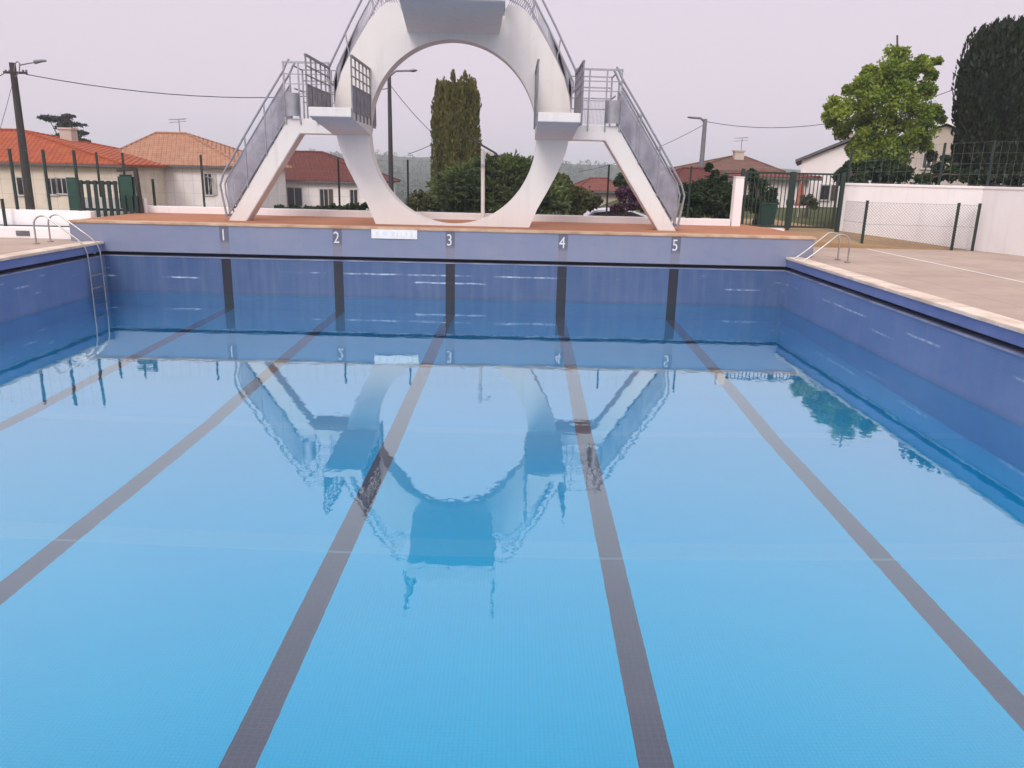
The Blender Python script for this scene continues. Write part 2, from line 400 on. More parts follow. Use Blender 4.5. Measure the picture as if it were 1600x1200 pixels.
def floor_depth(y):
    pts = [(0, .78), (6.5, 1.36), (9.9, 1.72), (17.9, 1.80)]
    for (a, za), (b, zb) in zip(pts, pts[1:]):
        if y <= b: return -(za+(zb-za)*(y-a)/(b-a))
    return -pts[-1][1]
m = MB(); ys = [YN-.1, 6.5, 9.9, D+.12]
for y0, y1 in zip(ys, ys[1:]):
    m.add([(XL-.1, y0, floor_depth(y0)), (XR+.1, y0, floor_depth(y0)), (XR+.1, y1, floor_depth(y1)), (XL-.1, y1, floor_depth(y1))], [(0, 1, 2, 3)])
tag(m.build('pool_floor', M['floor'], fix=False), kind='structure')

m = MB(); m.box(XL-.05, XR+.05, YN-.05, D+.05, -3.0, 0.0)
tag(m.build('water', M['water']), kind='structure')

# end wall with the lane numbers
w = thing('pool_wall', 'raised end wall of the pool with painted lane numbers below the diving tower', 'pool wall', (XC, D, 0))
MB().box(XL-.3, XR+.3, D, D+.4, BOT, GZ0-.02).build('wall_face', M['tile_low'], w)
MB().box(XL-.3, XR+.3, D-.012, D+.4, GZ0-.02, GZ0).build('gutter_lip', M['lip'], w)
MB().box(XL-.3, XR+.3, D+.22, D+.4, GZ0, GZ1).build('gutter', M['gutter'], w)
MB().box(-9.78, 6.68, D, D+.5, GZ1, FDECK-.055).build('upper_wall_face', M['tile_up'], w)
MB().box(-9.81, 6.71, D-.03, D+.34, FDECK-.055, FDECK).build('coping', M['coping_far'], w, bevel=.012)
def digit(ch, x, z, h, parent):
    cu = bpy.data.curves.new('digit', 'FONT'); cu.body = ch; cu.size = h*1.4; cu.extrude = .002; cu.offset = .0; cu.align_x = 'CENTER'
    ob = bpy.data.objects.new('tmp', cu)
    me = bpy.data.meshes.new_from_object(ob)
    bpy.data.objects.remove(ob)
    me.transform(Matrix.Translation((x, D-.006, z)) @ Matrix.Rotation(math.pi/2, 4, 'X') @ Matrix.Diagonal((.8, 1, 1, 1)))
    o = link_mesh('lane_number', me, M['digit'], parent)
    o['label'] = 'white painted lane number %s' % ch
for i, lx in enumerate(LANES):
    digit(str(i+1), lx-.02, 1.20, .255, w)

# side walls
def side_wall(x, sgn, label):
    w = thing('pool_wall', label, 'pool wall', (x, 9, 0))
    b = lambda d0, d1, z0, z1, y1=D: MB().box(min(x+sgn*d0, x+sgn*d1), max(x+sgn*d0, x+sgn*d1), YN, y1, z0, z1)
    b(0, .4, BOT, GZ0-.025, D-.002).build('wall_face', M['tile_side'], w)
    b(-.015, .4, GZ0-.025, GZ0, D-.02).build('gutter_lip', M['lip'], w)
    b(.24, .4, GZ0, GZ1).build('gutter', M['gutter'], w)
    b(.0, .4, GZ1, DECK-.05, D-.002).build('upper_wall_face', M['tile_side_up'], w)
    # coping slabs with open joints
    m = MB(); n = 27; L = (D-.004-YN)/n
    for k in range(n):
        m.box(min(x-sgn*.03, x+sgn*.34), max(x-sgn*.03, x+sgn*.34), YN+k*L+.003, YN+(k+1)*L-.003, DECK-.05, DECK+.004)
    m.build('coping', M['coping'], w, bevel=.008)
side_wall(XR, 1, 'long blue tiled right side wall of the pool with pale coping')
side_wall(XL, -1, 'blue tiled left side wall of the pool with pale coping')
w = thing('pool_wall', 'near end wall of the pool below the viewer', 'pool wall', (XC, YN, 0))
MB().box(XL-.3, XR+.3, YN-.4, YN-.002, BOT, GZ0-.02).build('wall_face', M['tile_side'], w)
MB().box(XL-.3, XR+.3, YN-.4, YN-.25, GZ0-.02, GZ1).build('gutter', M['gutter'], w)
MB().box(XL-.3, XR+.3, YN-.4, YN-.004, GZ1, DECK+.004).build('coping', M['coping'], w)

# sign hanging under the end coping
s0, s1 = at(580, 356, D-.02), at(652, 374, D-.02)
sg = thing('sign', 'long white notice board fixed under the coping of the pool end wall', 'sign', (s0.x, D-.01, s1.z))
def sign_mat():
    t = N('faded notice'); X, Y, Z = t.xyz()
    k = t.ramp(t.noise(t.pos((7, 1, 1)), 3.0, 4), .42, .62)
    col = t.mix(t.math('MULTIPLY', k, .38), (.80, .79, .81, 1), (.42, .41, .46, 1))
    return t.done(t.pbr(col, .5))
MB().box(s0.x, s1.x, D-.028, D-.008, s1.z, s0.z).build('board', M['white_paint'], sg, bevel=.004)
MB().box(s0.x+.05, s1.x-.05, D-.031, D-.028, s1.z+.05, s1.z+.15).build('faded_lettering', sign_mat(), sg)

# ladders
def ladder(x, sgn, y0, label, steps=True):
    t = thing('pool_ladder', label, 'pool ladder', (x, y0, DECK))
    for k, y in enumerate((y0, y0+.52)):
        p = [(x+sgn*.98, y, DECK-.02), (x+sgn*.98, y, DECK+.38)]
        for a in range(1, 7):
            th = math.pi*.62*a/6
            p.append((x+sgn*(.98-.2+.2*math.cos(th)), y, DECK+.38+.2*math.sin(th)))
        if steps: p += [(x+sgn*.12, y, DECK+.12), (x-sgn*.02, y, DECK-.02), (x-sgn*.07, y, DECK-.18), (x-sgn*.08, y, .6), (x-sgn*.08, y, -.9)]
        else: p += [(x+sgn*.26, y, DECK+.17), (x+sgn*.05, y, DECK+.01), (x+sgn*.02, y, DECK-.03)]
        MB().tube(p, .017, 10).build('handrail', M['chrome'], t, smooth=True)
    for z in (.45, .18, -.1, -.38, -.66) if steps else ():
        MB().box(x-sgn*.08-.04, x-sgn*.08+.04, y0+.015, y0+.505, z-.012, z+.012).build('rung', M['steel'], t)
    for y in (y0, y0+.52):
        MB().box(x+sgn*.98-.05, x+sgn*.98+.05, y-.05, y+.05, DECK, DECK+.018).build('foot_plate', M['chrome'], t, bevel=.004)
ladder(XL, -1, 16.55, 'stainless steel ladder with curved handrails in the far left corner of the pool')
ladder(XR, 1, 16.50, 'pair of curved steel handrails at the far right corner of the pool', False)

# ------------------------------------------------------------------ decks
m = MB()
m.slab([(XL-.335, -30), (XL-.335, 17.8), (-60, 17.8), (-60, -30)], DECK-.25, DECK-.006)
m.slab([(XR+.335, -30), (60, -30), (60, 7), (17.1, 7), (12.7, 18.8), (12.1, 20.35), (6.68, 20.45), (6.68, D-.004), (XR+.335, D-.004)], DECK-.25, DECK-.004)
m.slab([(XL-.335, -30), (XR+.335, -30), (XR+.335, YN-.4), (XL-.335, YN-.4)], DECK-.25, DECK-.002)
tag(m.build('pool_deck', M['deck']), kind='structure')
m = MB(); m.add([(9.06, 13.2, DECK), (9.12, 13.2, DECK), (9.12, 20.1, DECK), (9.06, 20.1, DECK)], [(0, 1, 2, 3)])
m.add([(9.06, -8, DECK), (9.12, -8, DECK), (9.12, 13.16, DECK), (9.06, 13.16, DECK)], [(0, 1, 2, 3)])
tag(m.build('deck_line', M['white_paint'], fix=False), kind='structure')
m = MB().slab([(-9.78, D+.30), (6.68, D+.30), (6.68, 20.3), (6.2, 22.6), (-9.78, 22.6)], 1.0, FDECK-.006)
tag(m.build('raised_deck', M['terracotta']), kind='structure')
m = MB()
m.add([(6.69, 20.3, DECK-.03), (11.4, 20.3, DECK-.03), (12.1, 20.3, DECK-.02), (9.3, 22.7, 1.42), (6.2, 22.7, 1.42), (6.69, 20.3, 1.30)], [(0, 1, 2, 3, 4, 5)])
m.add([(6.2, 22.7, 1.42), (9.3, 22.7, 1.42), (9.9, 30, 1.32), (5.6, 30, 1.32)], [(0, 1, 2, 3)])
tag(m.build('gravel_ramp', M['ramp']), kind='structure')
m = MB().box(-60, -9.82, 17.82, 18.42, .9, 1.335)
tag(m.build('terrace_step', M['white_wall'], bevel=.01), kind='structure')
MB_ = MB().box(-13.2, -9.9, 18.3, 18.42, 1.337, 1.352); tag(MB_.build('gap_shade_strip', M['gap_shade']), kind='structure')  # dark strip painting the shadow gap between step and wall
m = MB().box(-11.25, -10.95, 17.80, 17.82, 1.16, 1.27)
tag(m.build('vent_cover', M['patch']), 'small dark vent cover set in the low white step left of the pool', 'vent cover')
m = MB().box(-60, -9.79, 18.42, 24, .8, 1.3)
tag(m.build('terrace', M['deck']), kind='structure')
m = MB().box(6.75, 7.55, 21.9, 22.15, 1.38, 1.46)
tag(m.build('door_step', M['white_paint'], bevel=.01), 'low white concrete kerb lying in front of the green double gate', 'kerb')

# ------------------------------------------------------------------ diving tower
tw = thing('diving_tower', 'white concrete diving tower with a round opening, three platforms and stairs on both sides', 'diving tower', (XC*1.03, 18.9, FDECK))
# drawn in units of 1.03 m
TS = 1.03
MB.fit = lambda v: (v[0]*TS, v[1]*TS, v[2]*TS-.083)
HR, HV, HZ = 1.865, 1.955, 3.57
half = [(1.73, FDECK-.02), (1.93, 2.02), (2.15, 2.42), (2.37, 2.85), (2.53, 3.28), (2.60, 3.65), (2.61, 4.0), (2.55, 4.4), (2.42, 4.8), (2.24, 5.15), (2.03, 5.5), (1.80, 5.85), (1.60, 6.08), (1.42, 6.22), (1.05, 6.22), (1.05, 6.0), (0, 6.0)]
outline = [(x, z) for x, z in half] + [(-x, z) for x, z in half[::-1][1:]]
def dense(pl, step=.06):
    out = []
    for (a, b), (c, d) in zip(pl, pl[1:]+pl[:1]):
        k = max(1, int(math.hypot(c-a, d-b)/step))
        out += [(a+(c-a)*i/k, b+(d-b)*i/k) for i in range(k)]
    return out
ol = dense(outline)
ol.sort(key=lambda p: math.atan2(p[1]-HZ, p[0]))
vs, n = [], len(ol)
TY0, TY1 = 18.0, 18.5
for y in (TY0, TY1):
    for x, z in ol: vs.append((XC+x, y, z))
    for x, z in ol:
        a = math.atan2((z-HZ)/HV, x/HR); vs.append((XC+HR*math.cos(a), y, HZ+HV*math.sin(a)))
fs = []
for i in range(n):
    j = (i+1) % n
    fs += [(i, j, n+j, n+i), (2*n+i, 3*n+i, 3*n+j, 2*n+j), (i, 2*n+i, 2*n+j, j), (n+i, n+j, 3*n+j, 3*n+i)]
MB().add(vs, fs).build('ring_frame', M['tower'], tw, smooth=True, bevel=0)

def mirror(s, pts): return [(XC+s*x, z) for x, z in pts]
SL = (3.84-1.60)/(3.62-5.14)     # slope of the lower stair (z per metre outward)
def railing_grid(x, y0, y1, z0, z1, parent, name='side_guardrail'):
    g = thing_part(name, parent)
    fr = MB().bar((x, y0, z1), (x, y1, z1), .045, .04)
    for k in range(6):
        y = y0+.02+(y1-y0-.04)*k/5; fr.bar((x, y, z0-.12), (x, y, z1-.02), .022, .03, (1, 0, 0))
    for z in (z1-.19, z1-.36, z1-.53, z0+.04):
        fr.bar((x, y0, z), (x, y1, z), .02, .022)
    fr.build('frame', M['steel_dark'], g)
    p = MB(); k = int((y1-y0)/.045)
    for i in range(k): 
        y = y0+.03+(y1-y0-.06)*i/(k-1); p.box(x-.005, x+.005, y-.013, y+.013, z0+.05, z1-.54)
    p.build('slatted_panel', M['steel_dark'], g)
def thing_part(name, parent):
    o = bpy.data.objects.new(name, None); C.objects.link(o); o.parent = parent
    o.empty_display_size = .1
    o.matrix_parent_inverse = Matrix.Translation(-Vector(parent.location)); o.location = (0, 0, 0)
    return o
_wl = world_loc
def world_loc(o):      # parts that are empties sit at the world origin
    return Vector((0, 0, 0)) if (o.type == 'EMPTY' and o.parent) else Vector(o.location)

for s in (-1, 1):
    pl = mirror(s, [(5.14, FDECK-.02), (4.73, FDECK-.02), (3.39, 3.52), (2.5, 3.52), (2.5, 3.835), (3.64, 3.835)])
    MB().prism(pl, TY0+.02, TY1-.02).build('stair_leg', M['tower'], tw, bevel=.015)
    # landing behind the pier
    xs = sorted((XC+s*2.0, XC+s*3.66))
    MB().box(xs[0], xs[1], TY1+.003, 19.4, 3.65, 3.832).build('landing', M['tower'], tw, bevel=.01)
    # lower platform, thicker towards the pier
    xs = sorted((XC+s*1.82, XC+s*2.65))
    y0 = 15.92
    MB().add([(xs[0], y0, 3.76), (xs[1], y0, 3.76), (xs[1], 18.1, 3.50), (xs[0], 18.1, 3.50), (xs[0], y0, 3.935), (xs[1], y0, 3.935), (xs[1], 18.1, 3.90), (xs[0], 18.1, 3.90)],
             [(0,3,2,1),(4,5,6,7),(0,1,5,4),(1,2,6,5),(2,3,7,6),(3,0,4,7)]).build('lower_platform', M['tower'], tw, bevel=.01)
    for x in (xs[0]-.022, xs[1]+.022):
        railing_grid(x, 15.94, 17.97, 3.84, 4.88, tw)
    # treads of the lower flight
    m = MB(); k = 13
    for i in range(k):
        f = (i+.5)/k; x = 5.14+(3.64-5.14)*f; z = FDECK+.02+(3.82-FDECK)*f
        xx = sorted((XC+s*(x-.10), XC+s*(x+.12)))
        m.box(xx[0], xx[1], TY0+.06, TY1-.06, z+.02, z+.06)
    m.build('stair_treads', M['steel_panel'], tw)
    # railings of the lower flight, front and back
    for y in (TY0+.0, TY1):
        r = thing_part('stair_railing', tw)
        a, b = (5.14, 1.585), (3.64, 3.82)           # line of the stair
        P = lambda f, up: Vector((XC+s*(a[0]+(b[0]-a[0])*f), y, a[1]+(b[1]-a[1])*f+up))
        m = MB()
        low = [P(0.02, .02)+Vector((s*.02, 0, 0)), P(-.02, .50)+Vector((s*.02, 0, 0)), P(-.05, .90)+Vector((s*.02, 0, 0)), P(0, 1.05)]
        m.tube(low+[P(.33, 1.08), P(.66, 1.08), P(.97, 1.06), P(1.02, 1.10), P(1.06, 1.1)], .024, 8)
        m.tube([P(.05, .20), P(.015, .55), P(.01, .78), P(.04, .83), P(.97, .84)], .017, 8)
        m.tube([P(.04, .06), P(.98, .06)], .014, 6)
        for f in (.35, .66, .97): m.tube([P(f, -.02), P(f, 1.07)], .018, 6)
        m.build('handrail', M['steel'], r, smooth=True)
        m = MB(); k = 78
        for i in range(k):
            f = .04+.94*i/(k-1); p0, p1 = P(f, .07), P(f, .83)
            m.bar(p0, p1, .015, .005, (0, 1, 0))
        m.build('mesh_panel', M['steel_panel'], r)
    # curved sheet at the head of the stair
    m = MB(); cx = XC+s*3.52; k = 10
    pv = []
    for i in range(k+1):
        a = math.pi*i/k; pv.append((cx-.17*math.cos(a), TY0-.01-.10*math.sin(a)))
    vs = [(x, y, z) for z in (3.88, 4.36) for x, y in pv] + [(x, y+.006, z) for z in (3.88, 4.36) for x, y in pv]
    q = k+1
    fs = [(i, i+1, q+i+1, q+i) for i in range(k)] + [(2*q+i+1, 2*q+i, 3*q+i, 3*q+i+1) for i in range(k)] + [(i+1, i, 2*q+i, 2*q+i+1) for i in range(k)] + [(q+i, q+i+1, 3*q+i+1, 3*q+i) for i in range(k)]
    m.add(vs, fs).build('curved_panel', M['steel'], tw, smooth=True)
    # landing guard rails
    g = thing_part('landing_guardrail', tw)
    m = MB(); y = TY0-.0
    m.bar((XC+s*3.70, y, 4.99), (XC+s*2.68, y, 4.99), .04, .04)
    for x in (3.68, 3.36, 2.98, 2.70): m.bar((XC+s*x, y, 3.72), (XC+s*x, y, 4.97), .032, .032)
    for z in (4.75, 4.55, 4.35): m.bar((XC+s*3.68, y, z), (XC+s*2.70, y, z), .018, .02)
    m.build('front_frame', M['steel'], g)
    m = MB()
    for i in range(22):
        x = 3.0-.28*i/21 if s < 0 else 3.34-.62*i/21
        m.box(XC+s*x-.004, XC+s*x+.004, y-.004, y+.004, 3.86, 4.35)
    m.build('mesh_panel', M['steel_panel'], g)
    m = MB(); y = 19.36
    for z in (5.0, 4.76, 4.52, 4.28): m.tube([(XC+s*3.64, y, z), (XC+s*2.3, y, z)], .018, 6)
    for x in (3.62, 2.95, 2.35): m.tube([(XC+s*x, y, 3.83), (XC+s*x, y, 5.0)], .02, 6)
    for z in (5.0, 4.52): m.tube([(XC+s*3.64, y, z), (XC+s*3.64, 18.7, z)], .018, 6)
    m.build('back_frame', M['steel'], g)
    x = XC+s*1.93
    m = MB().bar((x, 18.56, 4.85), (x, 19.36, 4.85), .03)
    for y in (18.58, 18.97, 19.34): m.bar((x, y, 3.78), (x, y, 4.84), .03)
    m.box(x-.006, x+.006, 18.6, 19.33, 3.72, 4.42).build('end_panel', M['steel_dark'], g)
    # upper flight behind the ring, and its railing along the ring's shoulder
    pl = mirror(s, [(2.75, 3.8), (2.45, 3.8), (.95, 5.70), (.95, 5.90), (1.15, 5.92)])
    MB().prism(pl, TY1+.004, 19.38).build('upper_stair', M['tower'], tw)
    for y in (TY0+.06, 19.36):
        r = thing_part('upper_railing', tw)
        edge = [(2.60, 3.9), (2.56, 4.4), (2.43, 4.8), (2.25, 5.15), (2.04, 5.5), (1.81, 5.85), (1.42, 6.24), (1.06, 6.4)]
        P = lambda x, z: Vector((XC+s*x, y, z))
        m = MB()
        m.tube([P(2.62, 4.55), P(2.74, 4.66), P(2.72, 4.86), P(2.62, 5.06), P(2.2, 5.84), P(1.75, 6.62), P(1.40, 7.0), P(1.06, 7.02)], .024, 8)
        m.tube([P(2.60, 4.62), P(2.52, 4.92), P(2.04, 5.83), P(1.62, 6.52), P(1.3, 6.8)], .018, 8)
        m.tube([P(2.60, 4.2), P(2.60, 4.62)], .018, 8)
        m.tube([P(x+.01, z) for x, z in edge], .014, 6)
        for (x0, z0), (x1, z1) in (((2.25, 5.15), (2.32, 5.62)), ((1.70, 5.97), (1.75, 6.62))): m.tube([P(x0, z0), P(x1, z1)], .016, 6)
        m.build('handrail', M['steel'], r, smooth=True)
        up = [(2.60, 4.62), (2.52, 4.92), (2.30, 5.33), (2.17, 5.58), (2.04, 5.83), (1.83, 6.18), (1.62, 6.52), (1.3, 6.8)]
        m = MB()
        for i in range(len(edge)-1):
            for q in range(9):
                f = q/9
                lo = Vector((edge[i][0]+(edge[i+1][0]-edge[i][0])*f, 0, edge[i][1]+(edge[i+1][1]-edge[i][1])*f))
                hi = Vector((up[i][0]+(up[i+1][0]-up[i][0])*f, 0, up[i][1]+(up[i+1][1]-up[i][1])*f))
                m.bar(P(lo.x, lo.z), P(hi.x, hi.z), .018, .005, (0, 1, 0))
        m.build('mesh_panel', M['steel_panel'], r)
# top platform
tx0, tx1 = XC-1.0, XC+.98
MB().add([(tx0+.20, 15.5, 5.81), (tx1+.17, 15.5, 5.81), (tx1, 18.3, 5.63), (tx0, 18.3, 5.63), (tx0+.20, 15.5, 6.13), (tx1+.17, 15.5, 6.13), (tx1, 18.3, 6.13), (tx0, 18.3, 6.13)],
         [(0,3,2,1),(4,5,6,7),(0,1,5,4),(1,2,6,5),(2,3,7,6),(3,0,4,7)]).build('top_platform', M['tower'], tw, bevel=.012)
MB().box(tx0+.02, tx1-.02, 18.44, 19.3, 5.86, 6.125).build('top_landing', M['tower'], tw, bevel=.012)
for x in (tx0+.15, tx1+.11):
    railing_grid(x, 15.54, 18.4, 6.10, 7.06, tw)
MB.fit = None

# ------------------------------------------------------------------ walls, fences, gates round the pool
m = MB().box(-9.8, 5.78, 21.0, 21.2, 1.2, 1.73)
tag(m.build('low_wall', M['white_wall'], bevel=.01), 'long low white boundary wall behind the diving tower', 'wall')
m = MB().box(-60, -9.84, 18.43, 18.62, 1.2, 1.70)
tag(m.build('low_wall', M['white_wall'], bevel=.01), 'low white wall on the step left of the pool below the fence posts', 'wall')
m = MB().box(5.80, 6.03, 20.95, 21.2, 1.3, 2.80).box(5.785, 6.045, 20.935, 21.215, 2.80, 2.83)
tag(m.build('gate_pillar', M['white_wall'], bevel=.012), 'tall white pillar at the end of the low wall beside the green gate', 'pillar')

# retaining wall on the right
rp = [(9.32, 22.6), (12.02, 20.46), (12.56, 18.8), (14.3, 14.4), (17, 7)]
o_ = [(9.46, 22.83), (12.26, 20.6), (12.82, 18.9), (14.55, 14.5), (17.26, 7.1)]
rw = thing('retaining_wall', 'tall white rendered retaining wall on the right with the wire fence on top', 'wall', (9.3, 22.5, 1.1))
MB().slab(rp+o_[::-1], .9, 2.66).build('wall_face', M['white_wall'], rw)
rp2 = [(x-.02, y-.02) for x, y in rp]; o2 = [(x+.02, y+.02) for x, y in o_]
MB().slab(rp2+o2[::-1], 2.66, 2.73).build('wall_cap', M['white_wall'], rw, bevel=.01)

m = MB().add([(9.42, 22.8, 2.60), (12.22, 20.57, 2.60), (12.78, 18.87, 2.60), (14.5, 14.5, 2.60), (17.2, 7.08, 2.60), (80, 6, 2.6), (80, 75, 2.9), (33, 75, 2.75), (17.2, 40, 2.65),
              (9.43, 22.83, .5), (17.0, 40, 1.0), (32.6, 75, .9)], [(0, 1, 2, 3, 4, 5, 6, 7, 8), (0, 8, 10, 9), (8, 7, 11, 10)])
tag(m.build('garden_ground', M['grass']), kind='structure')

def fence_post(parent, p, z1, r=.03, mt='green'):
    r *= .85
    return MB().box(p[0]-r, p[0]+r, p[1]-r, p[1]+r, p[2], z1).build('post', M[mt], parent)
def wire_panel(parent, a, b, z0, z1, dx=.1, dz=.2, r=.003, z0b=None, z1b=None, mt='wire'):
    a, b = Vector((a[0], a[1], 0)), Vector((b[0], b[1], 0)); L = (b-a).length; d = (b-a)/L
    z0b = z0 if z0b is None else z0b; z1b = z1 if z1b is None else z1b
    m = MB(); k = max(1, int(L/dx))
    P = lambda t, f: a+d*t+Vector((0, 0, (z0+(z0b-z0)*t/L)*(1-f)+(z1+(z1b-z1)*t/L)*f))
    for i in range(k+1): m.bar(P(L*i/k, 0), P(L*i/k, 1), r*2)
    q = max(1, int((z1-z0)/dz))
    for i in range(q+1): m.bar(P(0, i/q), P(L, i/q), r*2)
    return m.build('wire_panel', M[mt], parent)
def chain_panel(parent, a, b, z0, z1, s=.075, r=.002, z0b=None):
    a, b = Vector((a[0], a[1], 0)), Vector((b[0], b[1], 0)); L = (b-a).length; d = (b-a)/L; H = z1-z0
    m = MB(); k = int((L+H)/s)
    for i in range(k+1):
        for sg in (1, -1):
            t0, t1 = i*s-H, i*s
            f0 = max(0, -t0/H) if t0 < 0 else 0; f1 = min(1, (L-t0)/H)
            if f1 <= f0: continue
            u0, u1 = t0+H*f0, t0+H*f1
            zz0, zz1 = (z0+H*f0, z0+H*f1) if sg > 0 else (z1-H*f0, z1-H*f1)
            m.bar(a+d*u0+Vector((0, 0, zz0)), a+d*u1+Vector((0, 0, zz1)), r*2)
    for z in (z0, z0+H*.5, z1): m.bar(a+Vector((0, 0, z)), b+Vector((0, 0, z)), r*3)
    return m.build('wire_panel', M['wire'], parent)

# fence on the retaining wall
fc = thing('wire_fence', 'dark green wire fence standing on top of the white retaining wall', 'fence', (9.4, 22.6, 2.73))
path = [((9.45, 22.66), 3.62), ((11.25, 21.2), 3.80), ((12.12, 20.5), 3.86), ((12.68, 18.85), 3.80), ((13.55, 16.6), 3.8), ((14.42, 14.45), 3.8), ((16, 10.1), 3.8)]
for (p, z) in path: fence_post(fc, (p[0], p[1], 2.7), z, .028)
for (p, z), (q, z2) in zip(path, path[1:]): wire_panel(fc, p, q, 2.76, z-.03, .2, .25, .0022, z1b=z2-.03)

# low mesh fence at the deck corner
fc = thing('mesh_fence', 'low chain link fence with three dark posts across the gravel at the right deck', 'fence', (9.1, 20.6, DECK))
pts = [(9.14, 20.55), (11.36, 20.28), (11.85, 20.2)]
for p in pts: fence_post(fc, (p[0], p[1], DECK-.02), 2.31, .032)
chain_panel(fc, (9.02, 21.6), pts[0], 1.22, 2.26)
chain_panel(fc, pts[0], pts[1], 1.16, 2.26); chain_panel(fc, pts[1], pts[2], 1.16, 2.26)

# double gate
gt = thing('double_gate', 'dark green double gate of upright bars between white pillar and retaining wall', 'gate', (7.8, 22.3, 1.42))
GY = 22.3
for x0, x1 in ((6.47, 7.70), (7.82, 9.02)):
    lf = thing_part('gate_leaf', gt)
    m = MB()
    for z in (1.50, 2.95): m.box(x0, x1, GY-.022, GY+.022, z-.025, z+.025)
    for x in (x0, x1): m.box(x-.028, x+.028, GY-.028, GY+.028, 1.46, 2.99)
    m.build('frame', M['green'], lf)
    m = MB(); k = 11
    for i in range(1, k): 
        x = x0+(x1-x0)*i/k; m.box(x-.011, x+.011, GY-.01, GY+.01, 1.52, 2.93)
    m.build('bars', M['green'], lf)
for x, r, z in ((6.36, .045, 3.05), (9.16, .05, 3.02), (7.76, .035, 3.0)):
    MB().box(x-r, x+r, GY-r, GY+r, 1.38, z).build('gate_post', M['green'], gt)
MB().box(7.66, 7.86, GY-.05, GY+.05, 2.1, 2.24).build('lock_box', M['green'], gt)

# fence on the left low wall, posts as seen
fc = thing('wire_fence', 'tall green wire fence with slim posts on the low white wall left of the pool', 'fence', (-12, 18.5, 1.7))
lp = []
for bx, tx in ((-60, -84), (28, 12), (79, 67), (126, 111)):
    b = at(bx, 329, 18.52); lp.append(b.x); fence_post(fc, (b.x, 18.52, 1.66), 3.06, .03)
wire_panel(fc, (lp[0], 18.52), (lp[3], 18.52), 1.74, 3.03, .25, .3, .0014)
b = at(5, 355, 18.1); fence_post(fc, (b.x, 18.2, 1.33), 1.95, .03)
fc = thing('wire_fence', 'green wire fence with slim posts along the low white wall behind the diving tower', 'fence', (-9, 21.1, 1.7))
lp = []
for bx in (160, 200, 320, 404, 531, 638, 948, 1075):
    b = at(bx, 327, 21.1); lp.append(b.x); fence_post(fc, (b.x, 21.1, 1.71), 3.06, .026)
b = at(243, 329, 21.1); fence_post(fc, (b.x, 21.1, 1.71), 2.42, .03)
for q0, q1 in zip(lp, lp[1:]): wire_panel(fc, (q0, 21.1), (q1, 21.1), 1.76, 3.03, .25, .3, .0014)

# picket gate on the left
pg = thing('picket_gate', 'dark green picket gate with a solid panel at each side left of the tower', 'gate', (-10.8, 20.6, 1.5))
PY = 20.6
X_ = lambda px: at(px, 320, PY).x
MB().box(X_(110), X_(126), PY-.06, PY+.06, 1.3, 2.42).build('solid_panel', M['green_mid'], pg)
MB().box(X_(188), X_(214), PY-.05, PY+.05, 1.62, 2.52).build('solid_panel', M['green_mid'], pg, bevel=.05)
m = MB()
for px in (133, 144, 155, 166, 176, 186, 197, 208, 216): m.box(X_(px)-.045, X_(px)+.045, PY-.1, PY-.07, 1.42, 2.36 if px < 187 else 2.0)
m.build('pickets', M['green'], pg)
MB().box(X_(126), X_(188), PY-.07, PY-.03, 2.26, 2.34).box(X_(126), X_(216), PY-.07, PY-.03, 1.6, 1.66).build('rails', M['green'], pg)
MB().bar((X_(221), PY, 1.4), (X_(217), PY, 2.68), .09).bar((X_(188), PY+.02, 2.62), (X_(218), PY+.02, 2.66), .07).build('gate_post', M['wood'], pg)
m = MB().box(X_(112), X_(222), PY+.15, PY+.3, 1.3, 1.93)
tag(m.build('low_wall', M['white_wall']), 'short white wall showing between the pickets of the left gate', 'wall')

# ------------------------------------------------------------------ shower, lamps, poles, cables
sh = thing('shower_post', 'slim white shower post with a short arm standing on the raised deck', 'shower', (-.78, 20.5, FDECK))
MB().tube([(-.78, 20.5, FDECK-.02), (-.80, 20.5, 3.34)], .05, 10).build('post', M['white_paint'], sh, smooth=True)
MB().tube([(-.80, 20.5, 3.26), (-.68, 20.5, 3.29), (-.55, 20.5, 3.25)], .028, 8).build('arm', M['white_paint'], sh, smooth=True)
MB().tube([(-.57, 20.5, 3.26), (-.57, 20.5, 3.20)], .055, 12).build('shower_head', M['white_paint'], sh, smooth=True)
MB().tube([(-.80, 20.44, 2.95), (-.80, 20.40, 2.95)], .045, 10).build('push_button', M['chrome'], sh, smooth=True)

def street_lamp(b, t, arm, label, rb, rt, mt):
    s = thing('street_lamp', label, 'street lamp', b)
    MB().tube([b, b.lerp(t, .5), t], rb, 10, rt).build('pole', M[mt], s, smooth=True)
    d = (arm-t)
    MB().tube([t-Vector((0, 0, .25)), t+d*.25+Vector((0, 0, .02)), t+d*.8], rt*.55, 8).build('arm', M['lamp_grey'], s, smooth=True)
    u = d.normalized()
    m = MB(); k = 8; rings = []
    for i in range(k+1):
        f = i/k; c = t+d*(.72+.28*f); w_ = .16*math.sin(math.pi*min(.97, max(.03, f)))**.6+.02
        rings.append((c, w_))
    vs = []
    for c, w_ in rings:
        for j in range(8):
            a = 2*math.pi*j/8; vs.append(c+Vector((0, math.cos(a)*w_, math.sin(a)*w_*.45)))
    fs = [(i*8+j, i*8+(j+1) % 8, (i+1)*8+(j+1) % 8, (i+1)*8+j) for i in range(k) for j in range(8)]+[tuple(range(8))[::-1], tuple(range(k*8, k*8+8))]
    m.add(vs, fs).build('lamp_head', M['lamp_grey'], s, smooth=True)
    return s
b = at(618, 340, 46); t = at(608, 112, 46); b.z = -.3
b.x = t.x
street_lamp(b, t, at(652, 110, 46), 'tall dark street lamp seen through the left of the round opening', .16, .10, 'mast')
b = at(1097, 300, 60); t = at(1102, 186, 60); b.z = 0; b.x = t.x
